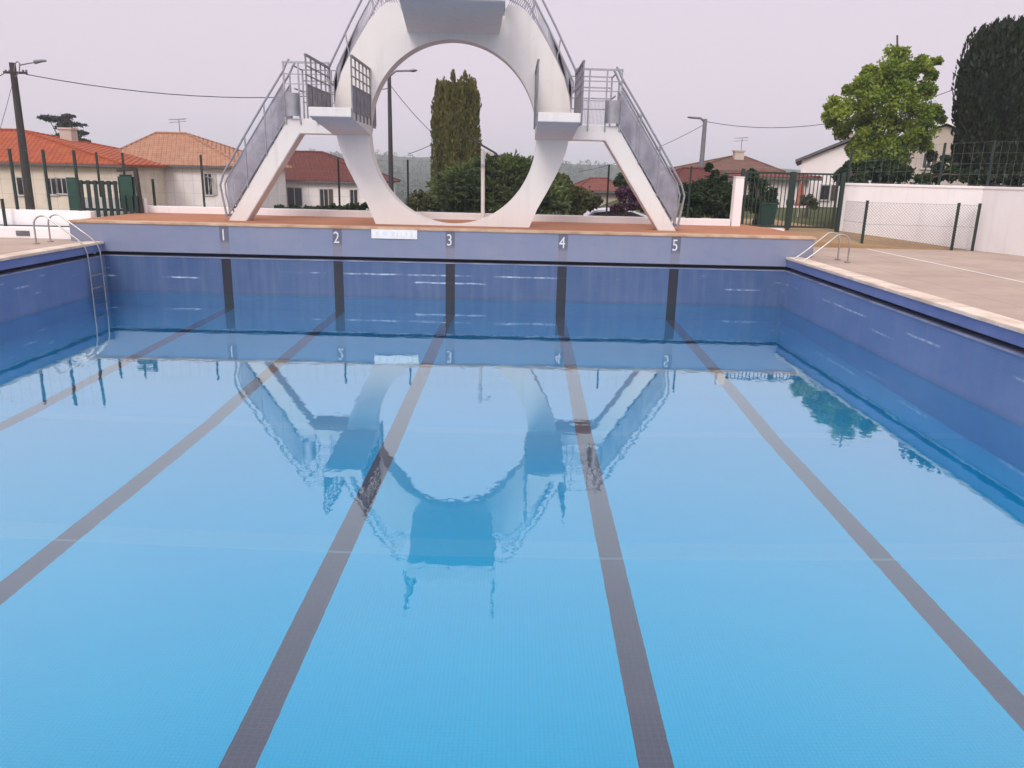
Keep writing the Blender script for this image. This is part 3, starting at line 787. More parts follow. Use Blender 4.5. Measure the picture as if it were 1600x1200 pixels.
street_lamp(b, t, at(1074, 183, 60), 'grey concrete street lamp pole behind the right stairs of the tower', .22, .15, 'lamp_grey')

up = thing('utility_pole', 'leaning dark wooden utility pole with a street lamp arm at the left edge', 'utility pole', at(48, 330, 40))
pb, pt = at(50, 345, 40), at(19, 98, 40)
MB().tube([pb, pb.lerp(pt, .5), pt], .215, 12, .14).build('pole', M['wood'], up, smooth=True)
MB().bar(at(6, 113, 39.9), at(42, 114, 39.9), .12, .10).build('crossarm', M['wood'], up)
arm = thing_part('lamp_bracket', up)
MB().tube([at(22, 112, 39.8), at(23, 100, 39.8), at(27, 96, 39.8), at(31, 99, 39.8), at(30, 112, 39.8), at(24, 120, 39.8)], .03, 6).build('hoop', M['lamp_grey'], arm, smooth=True)
MB().tube([at(30, 102, 39.8), at(45, 99, 39.8), at(58, 97, 39.8)], .03, 6).build('arm', M['lamp_grey'], arm, smooth=True)
MB().tube([at(54, 97, 39.8), at(60, 96, 39.8), at(66, 95, 39.8), at(72, 95, 39.8)], .10, 8, .05).build('lamp_head', M['lamp_grey'], arm, smooth=True)
for px in (9, 15, 36, 41):
    MB().tube([at(px, 113, 39.9), at(px, 109, 39.9)], .05, 8).build('insulator', M['lamp_grey'], up, smooth=True)

def cable(name_label, p0, p1, sag, r, group=None):
    pts = [p0.lerp(p1, i/14)-Vector((0, 0, sag*4*(i/14)*(1-i/14))) for i in range(15)]
    tag(MB().tube(pts, r, 5).build('overhead_cable', M['cable'], smooth=True), name_label, 'cable', group)
cable('thick overhead cable running from the wooden utility pole towards the tower', at(40, 116, 39.9), at(609, 138, 46), .75, .022)
cable('thin stay cable hanging left of the wooden utility pole', at(20, 128, 39.8), at(-30, 285, 33), .2, .012)
cable('thin overhead cable running off the left edge from the utility pole', at(9, 113, 39.9), at(-60, 140, 34), .1, .02)
cable('overhead cable from the grey street lamp pole towards the pale green tree', at(1104, 190, 60), at(1520, 128, 50), 1.3, .022)
cable('overhead cable from the grey street lamp pole down behind the stairs', at(1098, 196, 60), at(905, 268, 75), .5, .02)
cable('sagging cable hanging from the dark street lamp inside the round opening', at(609, 132, 46), at(780, 255, 60), 1.2, .018)
cable('thin cable rising to the tall clipped conifer inside the round opening', at(640, 240, 50), at(690, 218, 46), .05, .02)

# ------------------------------------------------------------------ foliage
def mesh_np(name, V, Fq, m, parent):
    me = bpy.data.meshes.new(name)
    n, k = len(V), len(Fq); c = Fq.shape[1]
    me.vertices.add(n); me.vertices.foreach_set('co', V.astype(np.float32).ravel())
    me.loops.add(k*c); me.loops.foreach_set('vertex_index', Fq.astype(np.int32).ravel())
    me.polygons.add(k); me.polygons.foreach_set('loop_start', np.arange(0, k*c, c, dtype=np.int32))
    me.update(calc_edges=True); me.validate()
    return link_mesh(name, me, m, parent)
def unit(v): return v/np.maximum(np.linalg.norm(v, axis=-1, keepdims=True), 1e-9)
def leaves(C0, dirs, L, W):
    """one diamond leaf at each point: C0 centre, dirs its axis"""
    n = len(C0); a = unit(dirs); r = unit(np.cross(a, rng.normal(size=(n, 3))))
    L = np.asarray(L).reshape(-1, 1)*np.ones((n, 1)); W = np.asarray(W).reshape(-1, 1)*np.ones((n, 1))
    V = np.stack([C0-a*L*.5, C0+r*W*.5, C0+a*L*.5, C0-r*W*.5], 1).reshape(-1, 3)
    return V, np.arange(4*n).reshape(-1, 4)
def in_ball(n, shell=.45):
    d = unit(rng.normal(size=(n, 3))); r = (shell+(1-shell)*rng.random((n, 1))); return d*r, d
def blob_crown(name, blobs, per, leaf, m, parent, droop=0, lump=7, ratio=.65, up=0):
    Vs, off, Fs = [], 0, []
    for (c, rad) in blobs:
        rad = np.array(rad if hasattr(rad, '__len__') else (rad,)*3)
        k = max(3, int(lump))
        cd, _ = in_ball(k, .35)
        sub = np.array(c)+cd*rad*.72
        for q in sub:
            n = int(per/k)
            p, d = in_ball(n, .3)
            pos = q+p*rad*(.40+.26*rng.random())
            dr = d+rng.normal(size=(n, 3))*.8+np.array([0, 0, up-droop])
            s = leaf*(.6+.8*rng.random(n))
            V, Fq = leaves(pos, dr, s, s*ratio)
            Vs.append(V); Fs.append(Fq+off); off += len(V)
    return mesh_np(name, np.concatenate(Vs), np.concatenate(Fs), m, parent)
def plume_crown(name, base, prof, nplume, m, parent, plen=(1.0, 1.8), prad=.28, per=70, leaf=.22, depth=1.0, spread=.12):
    """columnar conifer: upright plumes over a radius profile [(z, r), ...]"""
    zs = np.array([p[0] for p in prof]); rs = np.array([p[1] for p in prof])
    Vs, Fs, off = [], [], 0
    H = zs[-1]-zs[0]
    for i in range(nplume):
        z = zs[0]+H*rng.random()**.9; r = np.interp(z, zs, rs); a = rng.random()*2*math.pi; q = r*(.70+.30*rng.random())
        L = min(plen[0]+(plen[1]-plen[0])*rng.random(), max(.35, (zs[-1]-z)+.55*rng.random()))
        root = np.array([base[0]+math.cos(a)*q, base[1]+math.sin(a)*q*depth, z])
        f = rng.random(per); rr = prad*np.sin(np.pi*np.clip(.12+.86*f, 0, 1))**.8*(1-.5*f)
        th = rng.random(per)*2*math.pi
        lean = np.array([math.cos(a), math.sin(a)*depth, 0])*spread
        pos = root+np.outer(f*L, [0, 0, 1])+np.outer(f*L, lean)+np.stack([np.cos(th)*rr, np.sin(th)*rr, np.zeros(per)], 1)
        dr = np.stack([np.cos(th)*.35, np.sin(th)*.35, np.ones(per)], 1)+rng.normal(size=(per, 3))*.22
        s = leaf*(.6+.8*rng.random(per))
        V, Fq = leaves(pos, dr, s, s*.38); Vs.append(V); Fs.append(Fq+off); off += len(V)
    return mesh_np(name, np.concatenate(Vs), np.concatenate(Fs), m, parent)
def core(prof, base, depth=.9, k=.8):
    """dark inner branches mass that stops the sky showing through dense conifers"""
    m = MB(); n = 12; vs = []
    for z, r in prof:
        for j in range(n):
            a = 2*math.pi*j/n; q = r*k*(.85+.3*random.random()); vs.append((base[0]+math.cos(a)*q, base[1]+math.sin(a)*q*depth, z))
    fs = [(i*n+j, i*n+(j+1) % n, (i+1)*n+(j+1) % n, (i+1)*n+j) for i in range(len(prof)-1) for j in range(n)]+[tuple(range(n))[::-1], tuple(range((len(prof)-1)*n, len(prof)*n))]
    return m.add(vs, fs)
def trunk(parent, b, t, r0, r1, limbs=()):
    m = MB().tube([b, Vector(b).lerp(Vector(t), .4)+Vector((r0*.3, 0, 0)), t], r0, 10, r1)
    for p in limbs:
        s = Vector(b).lerp(Vector(t), .45+.4*random.random()); m.tube([s, s.lerp(Vector(p), .5)+Vector((0, 0, .15)), p], r1*.8, 6, .02)
    return m.build('trunk', M['bark'], parent, smooth=True)

def px_blobs(lst, Y, dy=.6):
    out = []
    for (x, y, r) in lst:
        c = at(x, y, Y+random.uniform(-dy, dy)); R = r/F*Y; out.append((tuple(c), (R, R, R*.9)))
    return out

# pale green broadleaf
Y = 31
tr = thing('broadleaf_tree', 'bright yellow green broadleaf tree behind the retaining wall', 'tree', at(1390, 300, Y))
bl = [(1405, 84, 20), (1392, 108, 24), (1425, 108, 22), (1445, 100, 15), (1455, 118, 12), (1375, 130, 26), (1410, 138, 32), (1440, 142, 24), (1345, 135, 18), (1330, 142, 12),
      (1355, 160, 26), (1320, 172, 24), (1300, 165, 15), (1298, 184, 15), (1390, 170, 36), (1430, 172, 28), (1455, 182, 20), (1472, 184, 10), (1340, 190, 28), (1370, 200, 32), (1410, 202, 30), (1440, 198, 22),
      (1318, 205, 20), (1345, 220, 24), (1385, 222, 28), (1420, 222, 20), (1355, 112, 12), (1462, 96, 8), (1370, 240, 26), (1405, 240, 20), (1335, 232, 20), (1440, 225, 18), (1300, 192, 12), (1345, 250, 20), (1390, 255, 20)]
blobs = px_blobs(bl, Y, 1.2)
blob_crown('crown', blobs, 1150, .125, M['lf_lime'], tr, lump=8)
trunk(tr, at(1388, 300, Y), at(1402, 70, Y), .2, .05, [b[0] for b in blobs[::2]])
MB().tube([at(1402, 75, Y), at(1402, 55, Y)], .035, 6).build('bare_top', M['bark'], tr)

# dark cypress at the right edge
Y = 30
b = at(1562, 290, Y); tr = thing('cypress_tree', 'huge dark cypress at the right edge behind the retaining wall', 'tree', b)
sc = Y/F
prof = [(2.9, 46*sc), (3.5, 54*sc), (4.6, 66*sc), (5.8, 70*sc), (6.4, 64*sc), (7.1, 56*sc), (7.6, 42*sc), (7.95, 22*sc)]
bx = at(1564, 200, Y)
plume_crown('crown', (bx.x, Y), prof, 620, M['lf_dark'], tr, (.9, 1.7), .24, 75, .20, .9, .06)
core([(z, r*.86) for z, r in prof[:-1]], (bx.x, Y)).build('inner_branches', M['lf_dark'], tr)
trunk(tr, (bx.x, Y, 2.5), (bx.x, Y, 8), .3, .08)

# clipped conifer in the opening
Y = 44
tr = thing('cypress_tree', 'tall clipped olive green cypress seen inside the round opening of the tower', 'tree', at(712, 330, Y))
sc = Y/F; bx = at(712, 200, Y).x
zt = at(712, 150, Y).z; zb = at(712, 330, Y).z
prof = [(zb-.6, 35*sc), (zb+1, 36*sc), (zt-2.8, 36*sc), (zt-1.6, 35*sc), (zt-.8, 32*sc), (zt-.1, 27*sc), (zt+.3, 20*sc)]
plume_crown('crown', (bx, Y), prof, 430, M['lf_olive'], tr, (1.1, 2.0), .15, 70, .22, .9, .0)
core([(z, r*.9) for z, r in prof[:-1]], (bx, Y)).build('inner_branches', M['lf_dark'], tr)  # dark leaf colour on the core paints the shade between plumes
for k, dx in enumerate((-26, -15, -5, 4, 13, 23, 30)):
    hz_ = zt+(.1, .75, 1.0, .7, 1.15, .85, .1)[k]
    plume_crown('spire', (bx+dx*sc, Y+random.uniform(-.8, .8)), [(zt-1.6, .16), (hz_-.6, .22), (hz_-.2, .05)], 12, M['lf_olive'], tr, (.7, 1.1), .13, 40, .2, .9, 0)
trunk(tr, (bx, Y, zb-1.5), (bx, Y, zt-1), .3, .08)

# juniper mass in front of it
Y = 27
def spray_crown(name, blobs, n, m, parent, leaf=.24, tilt=(.9, .25)):
    Vs, Fs, off = [], [], 0
    for c, rad in blobs:
        rad = np.array(rad)
        for i in range(n):
            p, d = in_ball(1, .55); root = np.array(c)+p[0]*rad
            dirv = unit(d[0]*np.array([1, 1, .5])+np.array([0, 0, .45])+rng.normal(size=3)*.25)
            L = (.35+.5*rng.random())*rad.mean()*.9+.15; k = 16
            f = rng.random(k)
            pos = root+np.outer(f*L, dirv)+np.outer(-(f*f)*L*.25, [0, 0, 1])+rng.normal(size=(k, 3))*.035*(1.3-f[:, None])
            dr = dirv+rng.normal(size=(k, 3))*.45
            s = leaf*(.6+.7*rng.random(k))
            V, Fq = leaves(pos, dr, s, s*.3); Vs.append(V); Fs.append(Fq+off); off += len(V)
    return mesh_np(name, np.concatenate(Vs), np.concatenate(Fs), m, parent)
tr = thing('juniper_shrub', 'wide spreading dark juniper behind the low wall inside the round opening', 'shrub', at(780, 330, Y))
bl = px_blobs([(705, 302, 24), (720, 285, 20), (742, 272, 16), (768, 264, 15), (800, 264, 15), (830, 268, 16), (850, 278, 16), (862, 295, 18), (740, 302, 28), (780, 296, 30), (820, 300, 30), (850, 312, 24), (705, 325, 22), (868, 315, 14), (698, 285, 10), (790, 255, 8), (760, 322, 26), (810, 322, 26)], Y, .5)
spray_crown('crown', bl, 150, M['lf_juniper'], tr, .17)
blob_crown('inner_leaves', [(c, tuple(x*.6 for x in r)) for c, r in bl], 160, .16, M['lf_dark'], tr, lump=5)
MB().tube([at(722, 205, Y+.3), at(745, 222, Y+.3), at(775, 240, Y+.2), at(790, 262, Y)], .025, 6, .05).build('bare_branch', M['wood'], tr, smooth=True)
trunk(tr, (at(780, 330, Y).x, Y, .8), at(780, 280, Y), .14, .06)

def bush(name, label, lst, Y, per, leaf, mt, cat='bush', lump=6, zb=.6, grp=None):
    bl = px_blobs(lst, Y, .4)
    c = at(lst[0][0], lst[0][1], Y); t = thing(name, label, cat, (c.x, Y, zb), grp)
    blob_crown('crown', bl, per, leaf, M[mt], t, lump=lump)
    trunk(t, (c.x, Y, zb), c, .08, .04, [b[0] for b in bl[1:5]])
    return t
bush('bush', 'low olive bush at the lower left inside the round opening', [(655, 315, 18), (640, 322, 16), (675, 318, 16), (625, 328, 14)], 27, 380, .14, 'lf_bush')
bush('bush', 'olive green bush between the ring of the tower and the red roofed house', [(880, 290, 20), (905, 300, 22), (868, 315, 24), (900, 322, 22), (925, 318, 16), (860, 272, 10)], 28, 620, .15, 'lf_bush')
bush('bush', 'dark purple leaved bush under the right leg of the tower', [(975, 305, 18), (965, 320, 14), (990, 318, 16), (985, 300, 12)], 26, 480, .12, 'lf_purple')
bush('broadleaf_tree', 'rounded dark green tree behind the right leg of the tower', [(985, 275, 22), (1005, 262, 16), (1015, 290, 26), (1030, 312, 24), (1000, 310, 20), (975, 285, 14)], 30, 620, .17, 'lf_hedge', 'tree')
bush('bush', 'dense dark green shrub between the right stairs and the white pillar', [(1115, 305, 30), (1075, 305, 20), (1100, 330, 24), (1130, 335, 22), (1135, 300, 20), (1095, 290, 18), (1128, 285, 14), (1075, 328, 16), (1142, 320, 18), (1108, 262, 6), (1090, 318, 24), (1130, 320, 24), (1112, 285, 16), (1085, 330, 18), (1140, 300, 14), (1118, 272, 8), (1100, 300, 18)], 24.5, 900, .11, 'lf_hedge')
bush('bush', 'dark green shrub behind the left leaf of the double gate', [(1185, 295, 24), (1200, 310, 20), (1172, 318, 20), (1178, 275, 12), (1195, 330, 14)], 25, 720, .12, 'lf_hedge', zb=1.3)
bush('bush', 'dark rounded hedge behind the fence below the bright green tree', [(1330, 262, 24), (1355, 268, 26), (1385, 262, 26), (1320, 278, 18), (1410, 268, 22), (1340, 285, 16), (1372, 285, 16)], 27, 800, .15, 'lf_hedge', 'hedge', zb=2.6)
bush('bush', 'low dark shrubs on the retaining wall between the bright tree and the cypress', [(1440, 278, 16), (1465, 276, 14), (1490, 272, 18), (1515, 276, 18), (1455, 245, 12), (1478, 248, 10), (1465, 262, 12)], 26, 420, .13, 'lf_hedge', zb=2.6)
bush('bush', 'dark shrub under the cypress at the right edge of the photo', [(1560, 275, 24), (1590, 272, 24), (1530, 278, 18), (1625, 270, 26)], 26, 520, .14, 'lf_dark', zb=2.6)
bush('bush', 'small brown bush beside the grass behind the right gate leaf', [(1262, 312, 11), (1270, 318, 9)], 32, 420, .12, 'lf_bush', zb=1.3)
bush('hedge', 'low dark hedge in front of the brown roofed house left of the ring', [(432+i*11, 328-(i%3)-max(0, i-7)*.9, 8) for i in range(15)], 26, 260, .12, 'lf_hedge', 'hedge')
# cedar over the orange roof: flat tiers
Y = 70
tr = thing('cedar_tree', 'dark flat topped cedar rising behind the orange roofed house', 'tree', at(105, 250, Y))
tiers = [(92, 186, 26, 4), (112, 194, 22, 4), (120, 206, 20, 4), (108, 214, 24, 4), (122, 222, 24, 4), (132, 231, 18, 4), (100, 200, 16, 3), (75, 184, 14, 2.5), (95, 226, 20, 4), (105, 182, 10, 3)]
bl = [(tuple(at(x, y, Y+random.uniform(-1, 1))), (rx/F*Y, rx/F*Y*.8, rz/F*Y)) for x, y, rx, rz in tiers]
blob_crown('crown', bl, 420, .42, M['lf_cedar'], tr, lump=9, ratio=.35)
trunk(tr, (at(108, 250, Y).x, Y, 0), at(102, 184, Y), .3, .1, [b[0] for b in bl])

# ------------------------------------------------------------------ houses
def house(name, label, x0, x1, y0, y1, zb, ze, rx0, rx1, rz, wallm, roofm, over=.45, windows=(), gable=False, chimney=None, antenna=None, yaw=0):
    h = thing(name, label, 'house', ((x0+x1)/2, y0, zb))
    MB().box(x0, x1, y0, y1, zb, ze-.02).build('wall', M[wallm], h)
    ym = (y0+y1)/2
    X0, X1, Y0, Y1 = x0-over, x1+over, y0-over, y1+over
    if gable:        # ridge runs away from the viewer
        xm = (x0+x1)/2
        MB().add([(x0, y0, ze-.02), (x1, y0, ze-.02), (xm, y0, rz-.12), (x0, y1, ze-.02), (x1, y1, ze-.02), (xm, y1, rz-.12)], [(0, 1, 2), (3, 5, 4), (0, 2, 5, 3), (1, 4, 5, 2)]).build('gable_wall', M[wallm], h)
        k = (rz-ze)/(xm-x0); dz = over*k
        vs = []
        for z in (0, .16):
            vs += [(X0, Y0, ze-dz+z), (xm, Y0, rz+z), (X1, Y0, ze-dz+z), (X0, Y1, ze-dz+z), (xm, Y1, rz+z), (X1, Y1, ze-dz+z)]
        r = MB().add(vs, [(0, 3, 4, 1), (1, 4, 5, 2), (6, 7, 10, 9), (7, 8, 11, 10), (0, 1, 7, 6), (1, 2, 8, 7), (3, 9, 10, 4), (4, 10, 11, 5), (0, 6, 9, 3), (2, 5, 11, 8)]).build('roof', M[roofm], h)
    else:
        zt = ze+.14
        vs = [(X0, Y0, ze), (X1, Y0, ze), (X1, Y1, ze), (X0, Y1, ze), (X0, Y0, zt), (X1, Y0, zt), (X1, Y1, zt), (X0, Y1, zt), (rx0, ym, rz), (rx1, ym, rz)]
        r = MB().add(vs, [(0, 3, 2, 1), (0, 1, 5, 4), (1, 2, 6, 5), (2, 3, 7, 6), (3, 0, 4, 7), (4, 5, 9, 8), (5, 6, 9), (6, 7, 8, 9), (7, 4, 8)]).build('roof', M[roofm], h)
        rid = MB().tube([(rx0, ym, rz), (rx1, ym, rz)], .11, 8)
        for (ex, ey), rx in (((X0, Y0), rx0), ((X1, Y0), rx1), ((X0, Y1), rx0), ((X1, Y1), rx1)): rid.tube([(ex, ey, zt), (rx, ym, rz)], .09, 8)
        rid.build('ridge_tiles', M[roofm], r, smooth=True)
        MB().box(X0-.06, X1+.06, Y0-.10, Y0-.005, ze-.02, ze+.1).build('gutter', M['grey_roof'], r)
    for (wx0, wx1, wz0, wz1, shut) in windows:
        w = MB().box(wx0, wx1, y0-.03, y0-.006, wz0, wz1).build('window', M['glass'], h)
        t_ = .06
        MB().box(wx0-t_, wx0, y0-.05, y0-.004, wz0-t_, wz1+t_).box(wx1, wx1+t_, y0-.05, y0-.004, wz0-t_, wz1+t_).box(wx0, wx1, y0-.05, y0-.004, wz1, wz1+t_).box(wx0-.1, wx1+.1, y0-.1, y0-.004, wz0-t_-.03, wz0).box((wx0+wx1)/2-.025, (wx0+wx1)/2+.025, y0-.045, y0-.031, wz0, wz1).build('window_frame', M['frame'], w)
        if shut:
            MB().box(wx1+t_+.02, wx1+t_+.02+(wx1-wx0)*.55, y0-.06, y0-.01, wz0-.03, wz1+.03).build('shutter', M[shut], w)
    if chimney:
        cx, cy, z0, z1, r_, mt = chimney
        MB().box(cx-r_, cx+r_, cy-r_, cy+r_, z0, z1-.12).box(cx-r_*1.2, cx+r_*1.2, cy-r_*1.2, cy+r_*1.2, z1-.12, z1).build('chimney', M[mt], r)
    if antenna:
        a, hgt = antenna
        m = MB().tube([a-Vector((0, 0, 1.2)), a+Vector((0, 0, hgt))], .03, 6)
        for k, z in enumerate((hgt, hgt*.75)): m.tube([a+Vector((-.7, 0, z)), a+Vector((.5, 0, z+.1))], .018, 5)
        for k in range(6): m.tube([a+Vector((-.6+k*.2, -.3, hgt+.01*k)), a+Vector((-.6+k*.2, .3, hgt+.01*k))], .012, 5)
        m.build('antenna', M['lamp_grey'], r)
    h.rotation_euler.z = math.radians(yaw)
    return h
def wpx(lst, Y):
    out = []
    for x0, x1, y0, y1, s in lst:
        a, b = at(x0, y1, Y), at(x1, y0, Y); out.append((a.x, b.x, a.z, b.z, s))
    return out
GL = -.5
# orange roofed house, far left
Y0 = 46; Y1 = 58; ym = (Y0+Y1)/2
p0, p1 = at(-190, 252, Y0), at(200, 261, Y0); r0, r1 = at(-40, 202, ym), at(34, 204, ym)
c = at(78, 217, ym-1)
house('house', 'single storey cream house with a bright orange tiled roof at the far left', p0.x, p1.x-.5, Y0, Y1, GL, p1.z, r0.x, r1.x, r1.z, 'cream', 'roof_orange',
      windows=wpx([(75, 87, 279, 303, None), (92, 103, 279, 302, None), (30, 44, 278, 304, None)], Y0), chimney=(c.x, ym+1.2, c.z-1, at(78, 199, ym+1.2).z, .38, 'render_beige'))
# tan roofed house
Y0 = 52; Y1 = 62; ym = (Y0+Y1)/2
p0, p1 = at(160, 258, Y0), at(376, 261, Y0); r0, r1 = at(243, 208, ym), at(292, 210, ym)
hh = house('house', 'white house with a weathered tan hipped roof left of the tower stairs', p0.x, p1.x, Y0, Y1, GL, p0.z, r0.x, r1.x, r0.z, 'render_white', 'roof_tan',
      windows=wpx([(228, 236, 274, 300, None), (322, 330, 272, 304, 'frame')], Y0), antenna=(at(281, 205, ym), .75))
a0 = at(331, 300, Y0-.4); 
MB().tube([at(322, 276, Y0-.02), at(322, 276, Y0-.6), at(331, 279, Y0-.6), at(327, 300, Y0-.6)], .05, 6).build('downpipe', M['lamp_grey'], hh)
# brown roofed house seen under the left platform
Y0 = 64; Y1 = 76; ym = (Y0+Y1)/2
p0, p1 = at(418, 283, Y0), at(582, 287, Y0); r0, r1 = at(456, 237, ym), at(505, 239, ym)
house('house', 'white house with a dark red brown roof seen under the left platform of the tower', p0.x, p1.x, Y0, Y1, -.6, p0.z, r0.x, r1.x, r0.z, 'render_white', 'roof_brown',
      windows=wpx([(450, 471, 294, 321, None), (501, 512, 296, 323, 'shutter'), (548, 558, 297, 322, None), (412, 420, 292, 322, None)], Y0))
# small red roof to the right of the ring
Y0 = 58; Y1 = 66; ym = 62
p0, p1 = at(905, 300, Y0), at(966, 302, Y0); r0, r1 = at(922, 279, ym), at(950, 280, ym)
house('house', 'small grey house with a dull red roof between the ring and the right leg', p0.x, p1.x, Y0, Y1, -.6, p0.z, r0.x, r1.x, r0.z, 'render_beige', 'roof_red', windows=wpx([(930, 940, 306, 320, None)], Y0))
# houses right
Y0 = 66; Y1 = 78; ym = 72
p0, p1 = at(1085, 268, Y0), at(1215, 270, Y0); r0, r1 = at(1140, 245, ym), at(1166, 245, ym)
c = at(1158, 250, ym-2)
house('house', 'house with a broad brown orange hipped roof and chimney behind the white pillar', p0.x, p1.x, Y0, Y1, .8, p0.z, r0.x, r1.x, r0.z, 'render_beige', 'roof_dull',
      chimney=(c.x, ym-1, c.z-.5, at(1158, 235, ym-1).z, .4, 'render_beige'), antenna=(at(1158, 235, ym-1), 1.0), windows=wpx([(1180, 1192, 276, 296, None)], Y0))
Y0 = 56; Y1 = 63; ym = 59.5
p0, p1 = at(1052, 289, Y0), at(1112, 290, Y0); r0, r1 = at(1066, 263, ym), at(1108, 263, ym)
house('house', 'low house with a brown roof and dark eaves beside the right tower stairs', p0.x, p1.x, Y0, Y1, -.2, p0.z, r0.x, r1.x, r0.z, 'roof_brown', 'roof_brown')
Y0 = 46; Y1 = 58
p0, p1 = at(1258, 252, Y0), at(1425, 250, Y0)
c = at(1297, 225, Y0+4)
house('house', 'white gabled house with a chimney left of the bright green tree', p0.x, p1.x, Y0, Y1, 1.2, p0.z+.1, 0, 0, at(1340, 212, Y0).z, 'render_white', 'grey_roof', .35, gable=True, yaw=-20,
      chimney=(c.x, Y0+4, c.z-1, at(1297, 207, Y0+4).z, .34, 'render_beige'), windows=wpx([(1212, 1226, 290, 312, None)], Y0) if False else wpx([(1284, 1300, 290, 312, 'shutter')], Y0))
Y0 = 42; Y1 = 52
p0, p1 = at(1432, 212, Y0), at(1520, 212, Y0)
house('house', 'pale house with a shallow gable between the bright tree and the cypress', p0.x, p1.x, Y0, Y1, 2.5, p0.z, 0, 0, at(1477, 193, Y0).z, 'render_beige', 'white_wall', .3, gable=True, yaw=-26,
      windows=wpx([(1444, 1458, 240, 262, 'shutter'), (1484, 1496, 236, 262, 'shutter')], Y0))
Y0 = 44
p0, p1 = at(1170, 300, Y0), at(1262, 302, Y0)
house('house', 'long white house glimpsed through the bars of the double gate', p0.x, p1.x, Y0, Y0+8, .8, at(1200, 280, Y0).z, p0.x+2, p1.x-2, at(1200, 268, Y0).z, 'render_white', 'roof_red', windows=wpx([(1205, 1213, 295, 312, None)], Y0))

# things behind the gate
b = at(1195, 345, 24.6)
bn = thing('wheelie_bin', 'dark green wheelie bin behind the left leaf of the double gate', 'bin', (b.x, 24.6, 1.38))
MB().add([(b.x-.2, 24.35, 1.42), (b.x+.2, 24.35, 1.42), (b.x+.2, 24.85, 1.42), (b.x-.2, 24.85, 1.42), (b.x-.27, 24.28, 2.02), (b.x+.27, 24.28, 2.02), (b.x+.27, 24.92, 2.02), (b.x-.27, 24.92, 2.02)],
         [(0,3,2,1),(4,5,6,7),(0,1,5,4),(1,2,6,5),(2,3,7,6),(3,0,4,7)]).build('body', M['bin'], bn, bevel=.02)
MB().box(b.x-.29, b.x+.29, 24.25, 24.95, 2.023, 2.07).build('lid', M['bin'], bn, bevel=.02)
for s in (-1, 1): MB().tube([(b.x+s*.22, 24.88, 1.46), (b.x+s*.28, 24.88, 1.46)], .09, 12).build('wheel', M['tyre'], bn)
c = at(1249, 320, 33)
pz = thing('parasol', 'closed faded red parasol standing on the lawn behind the right gate leaf', 'parasol', (c.x, 33, 1.35))
MB().tube([(c.x, 33, 1.3), (c.x, 33, 2.75)], .025, 8).build('pole', M['white_paint'], pz)
MB().tube([(c.x, 33, 1.75), (c.x, 33, 1.95), (c.x, 33, 2.4), (c.x, 33, 2.72)], .22, 12, .05).build('canopy', M['red_cloth'], pz, smooth=True)

# parked car, only its roof shows over the low wall
c = at(957, 333, 29); zt = at(957, 326, 29).z
car = thing('parked_car', 'pale lilac car whose roof shows above the low wall beyond the right leg', 'car', (c.x, 29, zt-1.45))
z0 = zt-1.45
side = [(-2.0, .3), (-2.05, .7), (-1.9, .95), (-1.2, 1.0), (-.75, 1.38), (-.2, 1.45), (.6, 1.44), (1.2, 1.25), (1.7, .98), (2.05, .9), (2.08, .4), (2.0, .3)]
MB().prism([(c.x+x, z0+z) for x, z in side], 28.3, 29.9).build('body', M['car'], car, bevel=.05)
gl = [(-1.08, 1.03), (-.7, 1.33), (-.2, 1.39), (.6, 1.38), (1.1, 1.2), (1.35, 1.03)]
MB().prism([(c.x+x, z0+z) for x, z in gl], 28.28, 28.299).build('side_window', M['glass'], car)
for x in (-1.25, 1.3):
    for y in (28.32, 29.72):
        wl_ = MB().tube([(c.x+x, y, z0+.32), (c.x+x, y+.18, z0+.32)], .32, 18).build('wheel', M['tyre'], car)

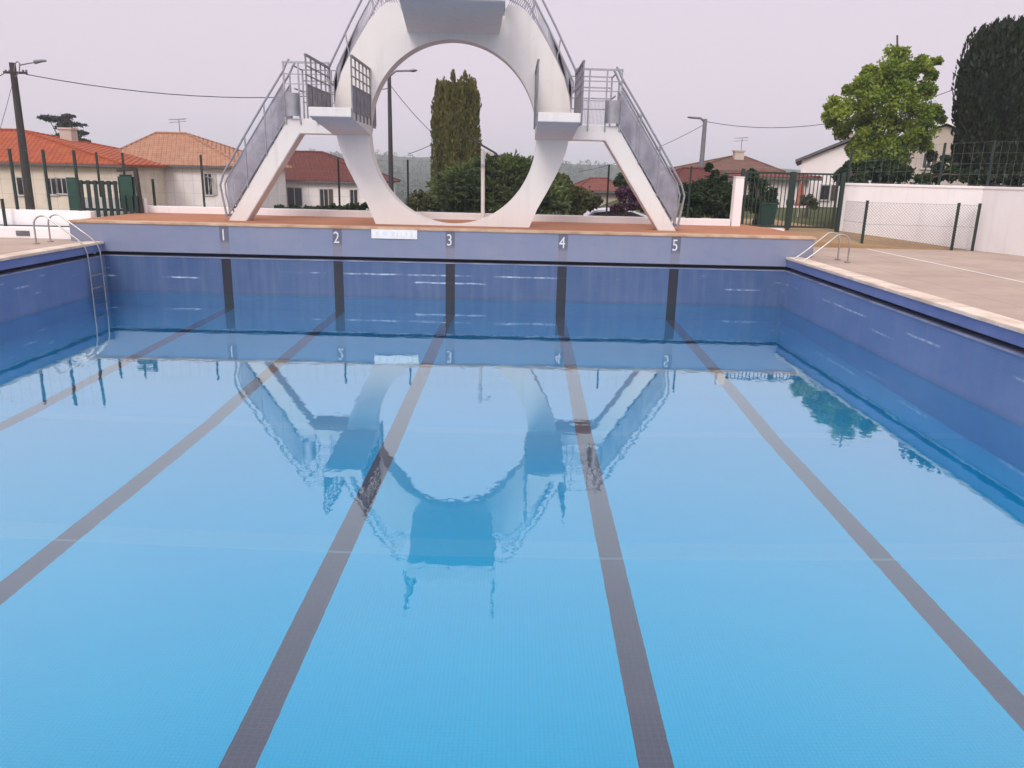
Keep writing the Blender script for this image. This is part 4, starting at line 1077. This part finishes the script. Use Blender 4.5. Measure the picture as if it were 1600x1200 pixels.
# ------------------------------------------------------------------ land behind
def terrain_z(x, y):
    if y < 21.24 and -62 < x < 62 and y > -31: return -5.0
    z = -.3
    k = min(1, max(0, (x-4)/3))*min(1, max(0, (y-24)/6)); z += k*1.6
    fall = max(0, y-70); z -= min(13, fall*.055)
    # far ridge
    h = 0
    if y > 300:
        u = (y-300)/600; s_ = u*u*(3-2*u) if u < 1 else 1
        ang = x/max(y, 1)
        top = 15+7*math.exp(-((ang+.16)/.13)**2)-3*max(0, ang)*2+1.6*math.sin(ang*23+1)+1.0*math.sin(ang*61)
        h = s_*(top+12)+1.2*math.sin(x*.03)*math.sin(y*.02)*s_
    return z+h
xs = [-2500, -1500, -900, -600]+list(np.linspace(-420, 420, 85))+[600, 900, 1500, 2500]
xs = sorted(set([float(x) for x in xs]+[-62.1, -61.9, 61.9, 62.1]+[float(v) for v in np.linspace(-60, 60, 31)]))
ys = [-2000., -600., -100., -31.1, -30.9, 0., 21.2, 21.26, 24., 30, 40, 55, 70, 90, 120, 160, 210, 260, 300]+[float(v) for v in np.linspace(330, 960, 40)]+[1100., 1400., 2000., 2500.]
V = np.array([(x, y, terrain_z(x, y)) for y in ys for x in xs]); nx = len(xs)
Fq = np.array([(j*nx+i, j*nx+i+1, (j+1)*nx+i+1, (j+1)*nx+i) for j in range(len(ys)-1) for i in range(nx-1)])
o = mesh_np('terrain', V, Fq, M['terrain'], None); o.data.polygons.foreach_set('use_smooth', [True]*len(o.data.polygons)); tag(o, kind='structure')

# woods on the valley floor, one uncountable mass
Vs, Fs, off = [], [], 0
for i in range(900):
    yy = 230+rng.random()*520; ang = -.34+.56*rng.random(); xx = ang*yy
    zz = terrain_z(xx, yy); r = (1.6+2.2*rng.random())
    n = 40; p, d = in_ball(n, .5); pos = np.array([xx, yy, zz+r*.9])+p*np.array([r, r, r*1.1])
    V, Fq = leaves(pos, d+rng.normal(size=(n, 3))*.6, r*.42, r*.34); Vs.append(V); Fs.append(Fq+off); off += len(V)
tag(mesh_np('far_wood', np.concatenate(Vs), np.concatenate(Fs), M['lf_hedge'], None), kind='stuff')

# ------------------------------------------------------------------ smoky air
hz = N('haze air')
pv = hz.n('ShaderNodeVolumePrincipled'); pv.inputs['Color'].default_value = (.90, .935, 1, 1); pv.inputs['Density'].default_value = .0008
pv.inputs['Anisotropy'].default_value = .2
hz.l(pv.outputs[0], hz.out.inputs['Volume'])
tag(MB().box(-2600, 2600, -2100, 2600, -18, 45).build('haze', hz.m), kind='stuff')

# ------------------------------------------------------------------ kinds that come several times
GROUPS = {'house': 'houses around the pool', 'cable': 'overhead cables', 'pool wall': 'walls of the pool basin', 'pool ladder': 'ladders at the far corners of the pool',
          'bush': 'bushes behind the pool fence', 'street lamp': 'street lamps behind the pool'}
for o in bpy.data.objects:
    if o.parent is None and o.get('category') in GROUPS: o['group'] = GROUPS[o['category']]
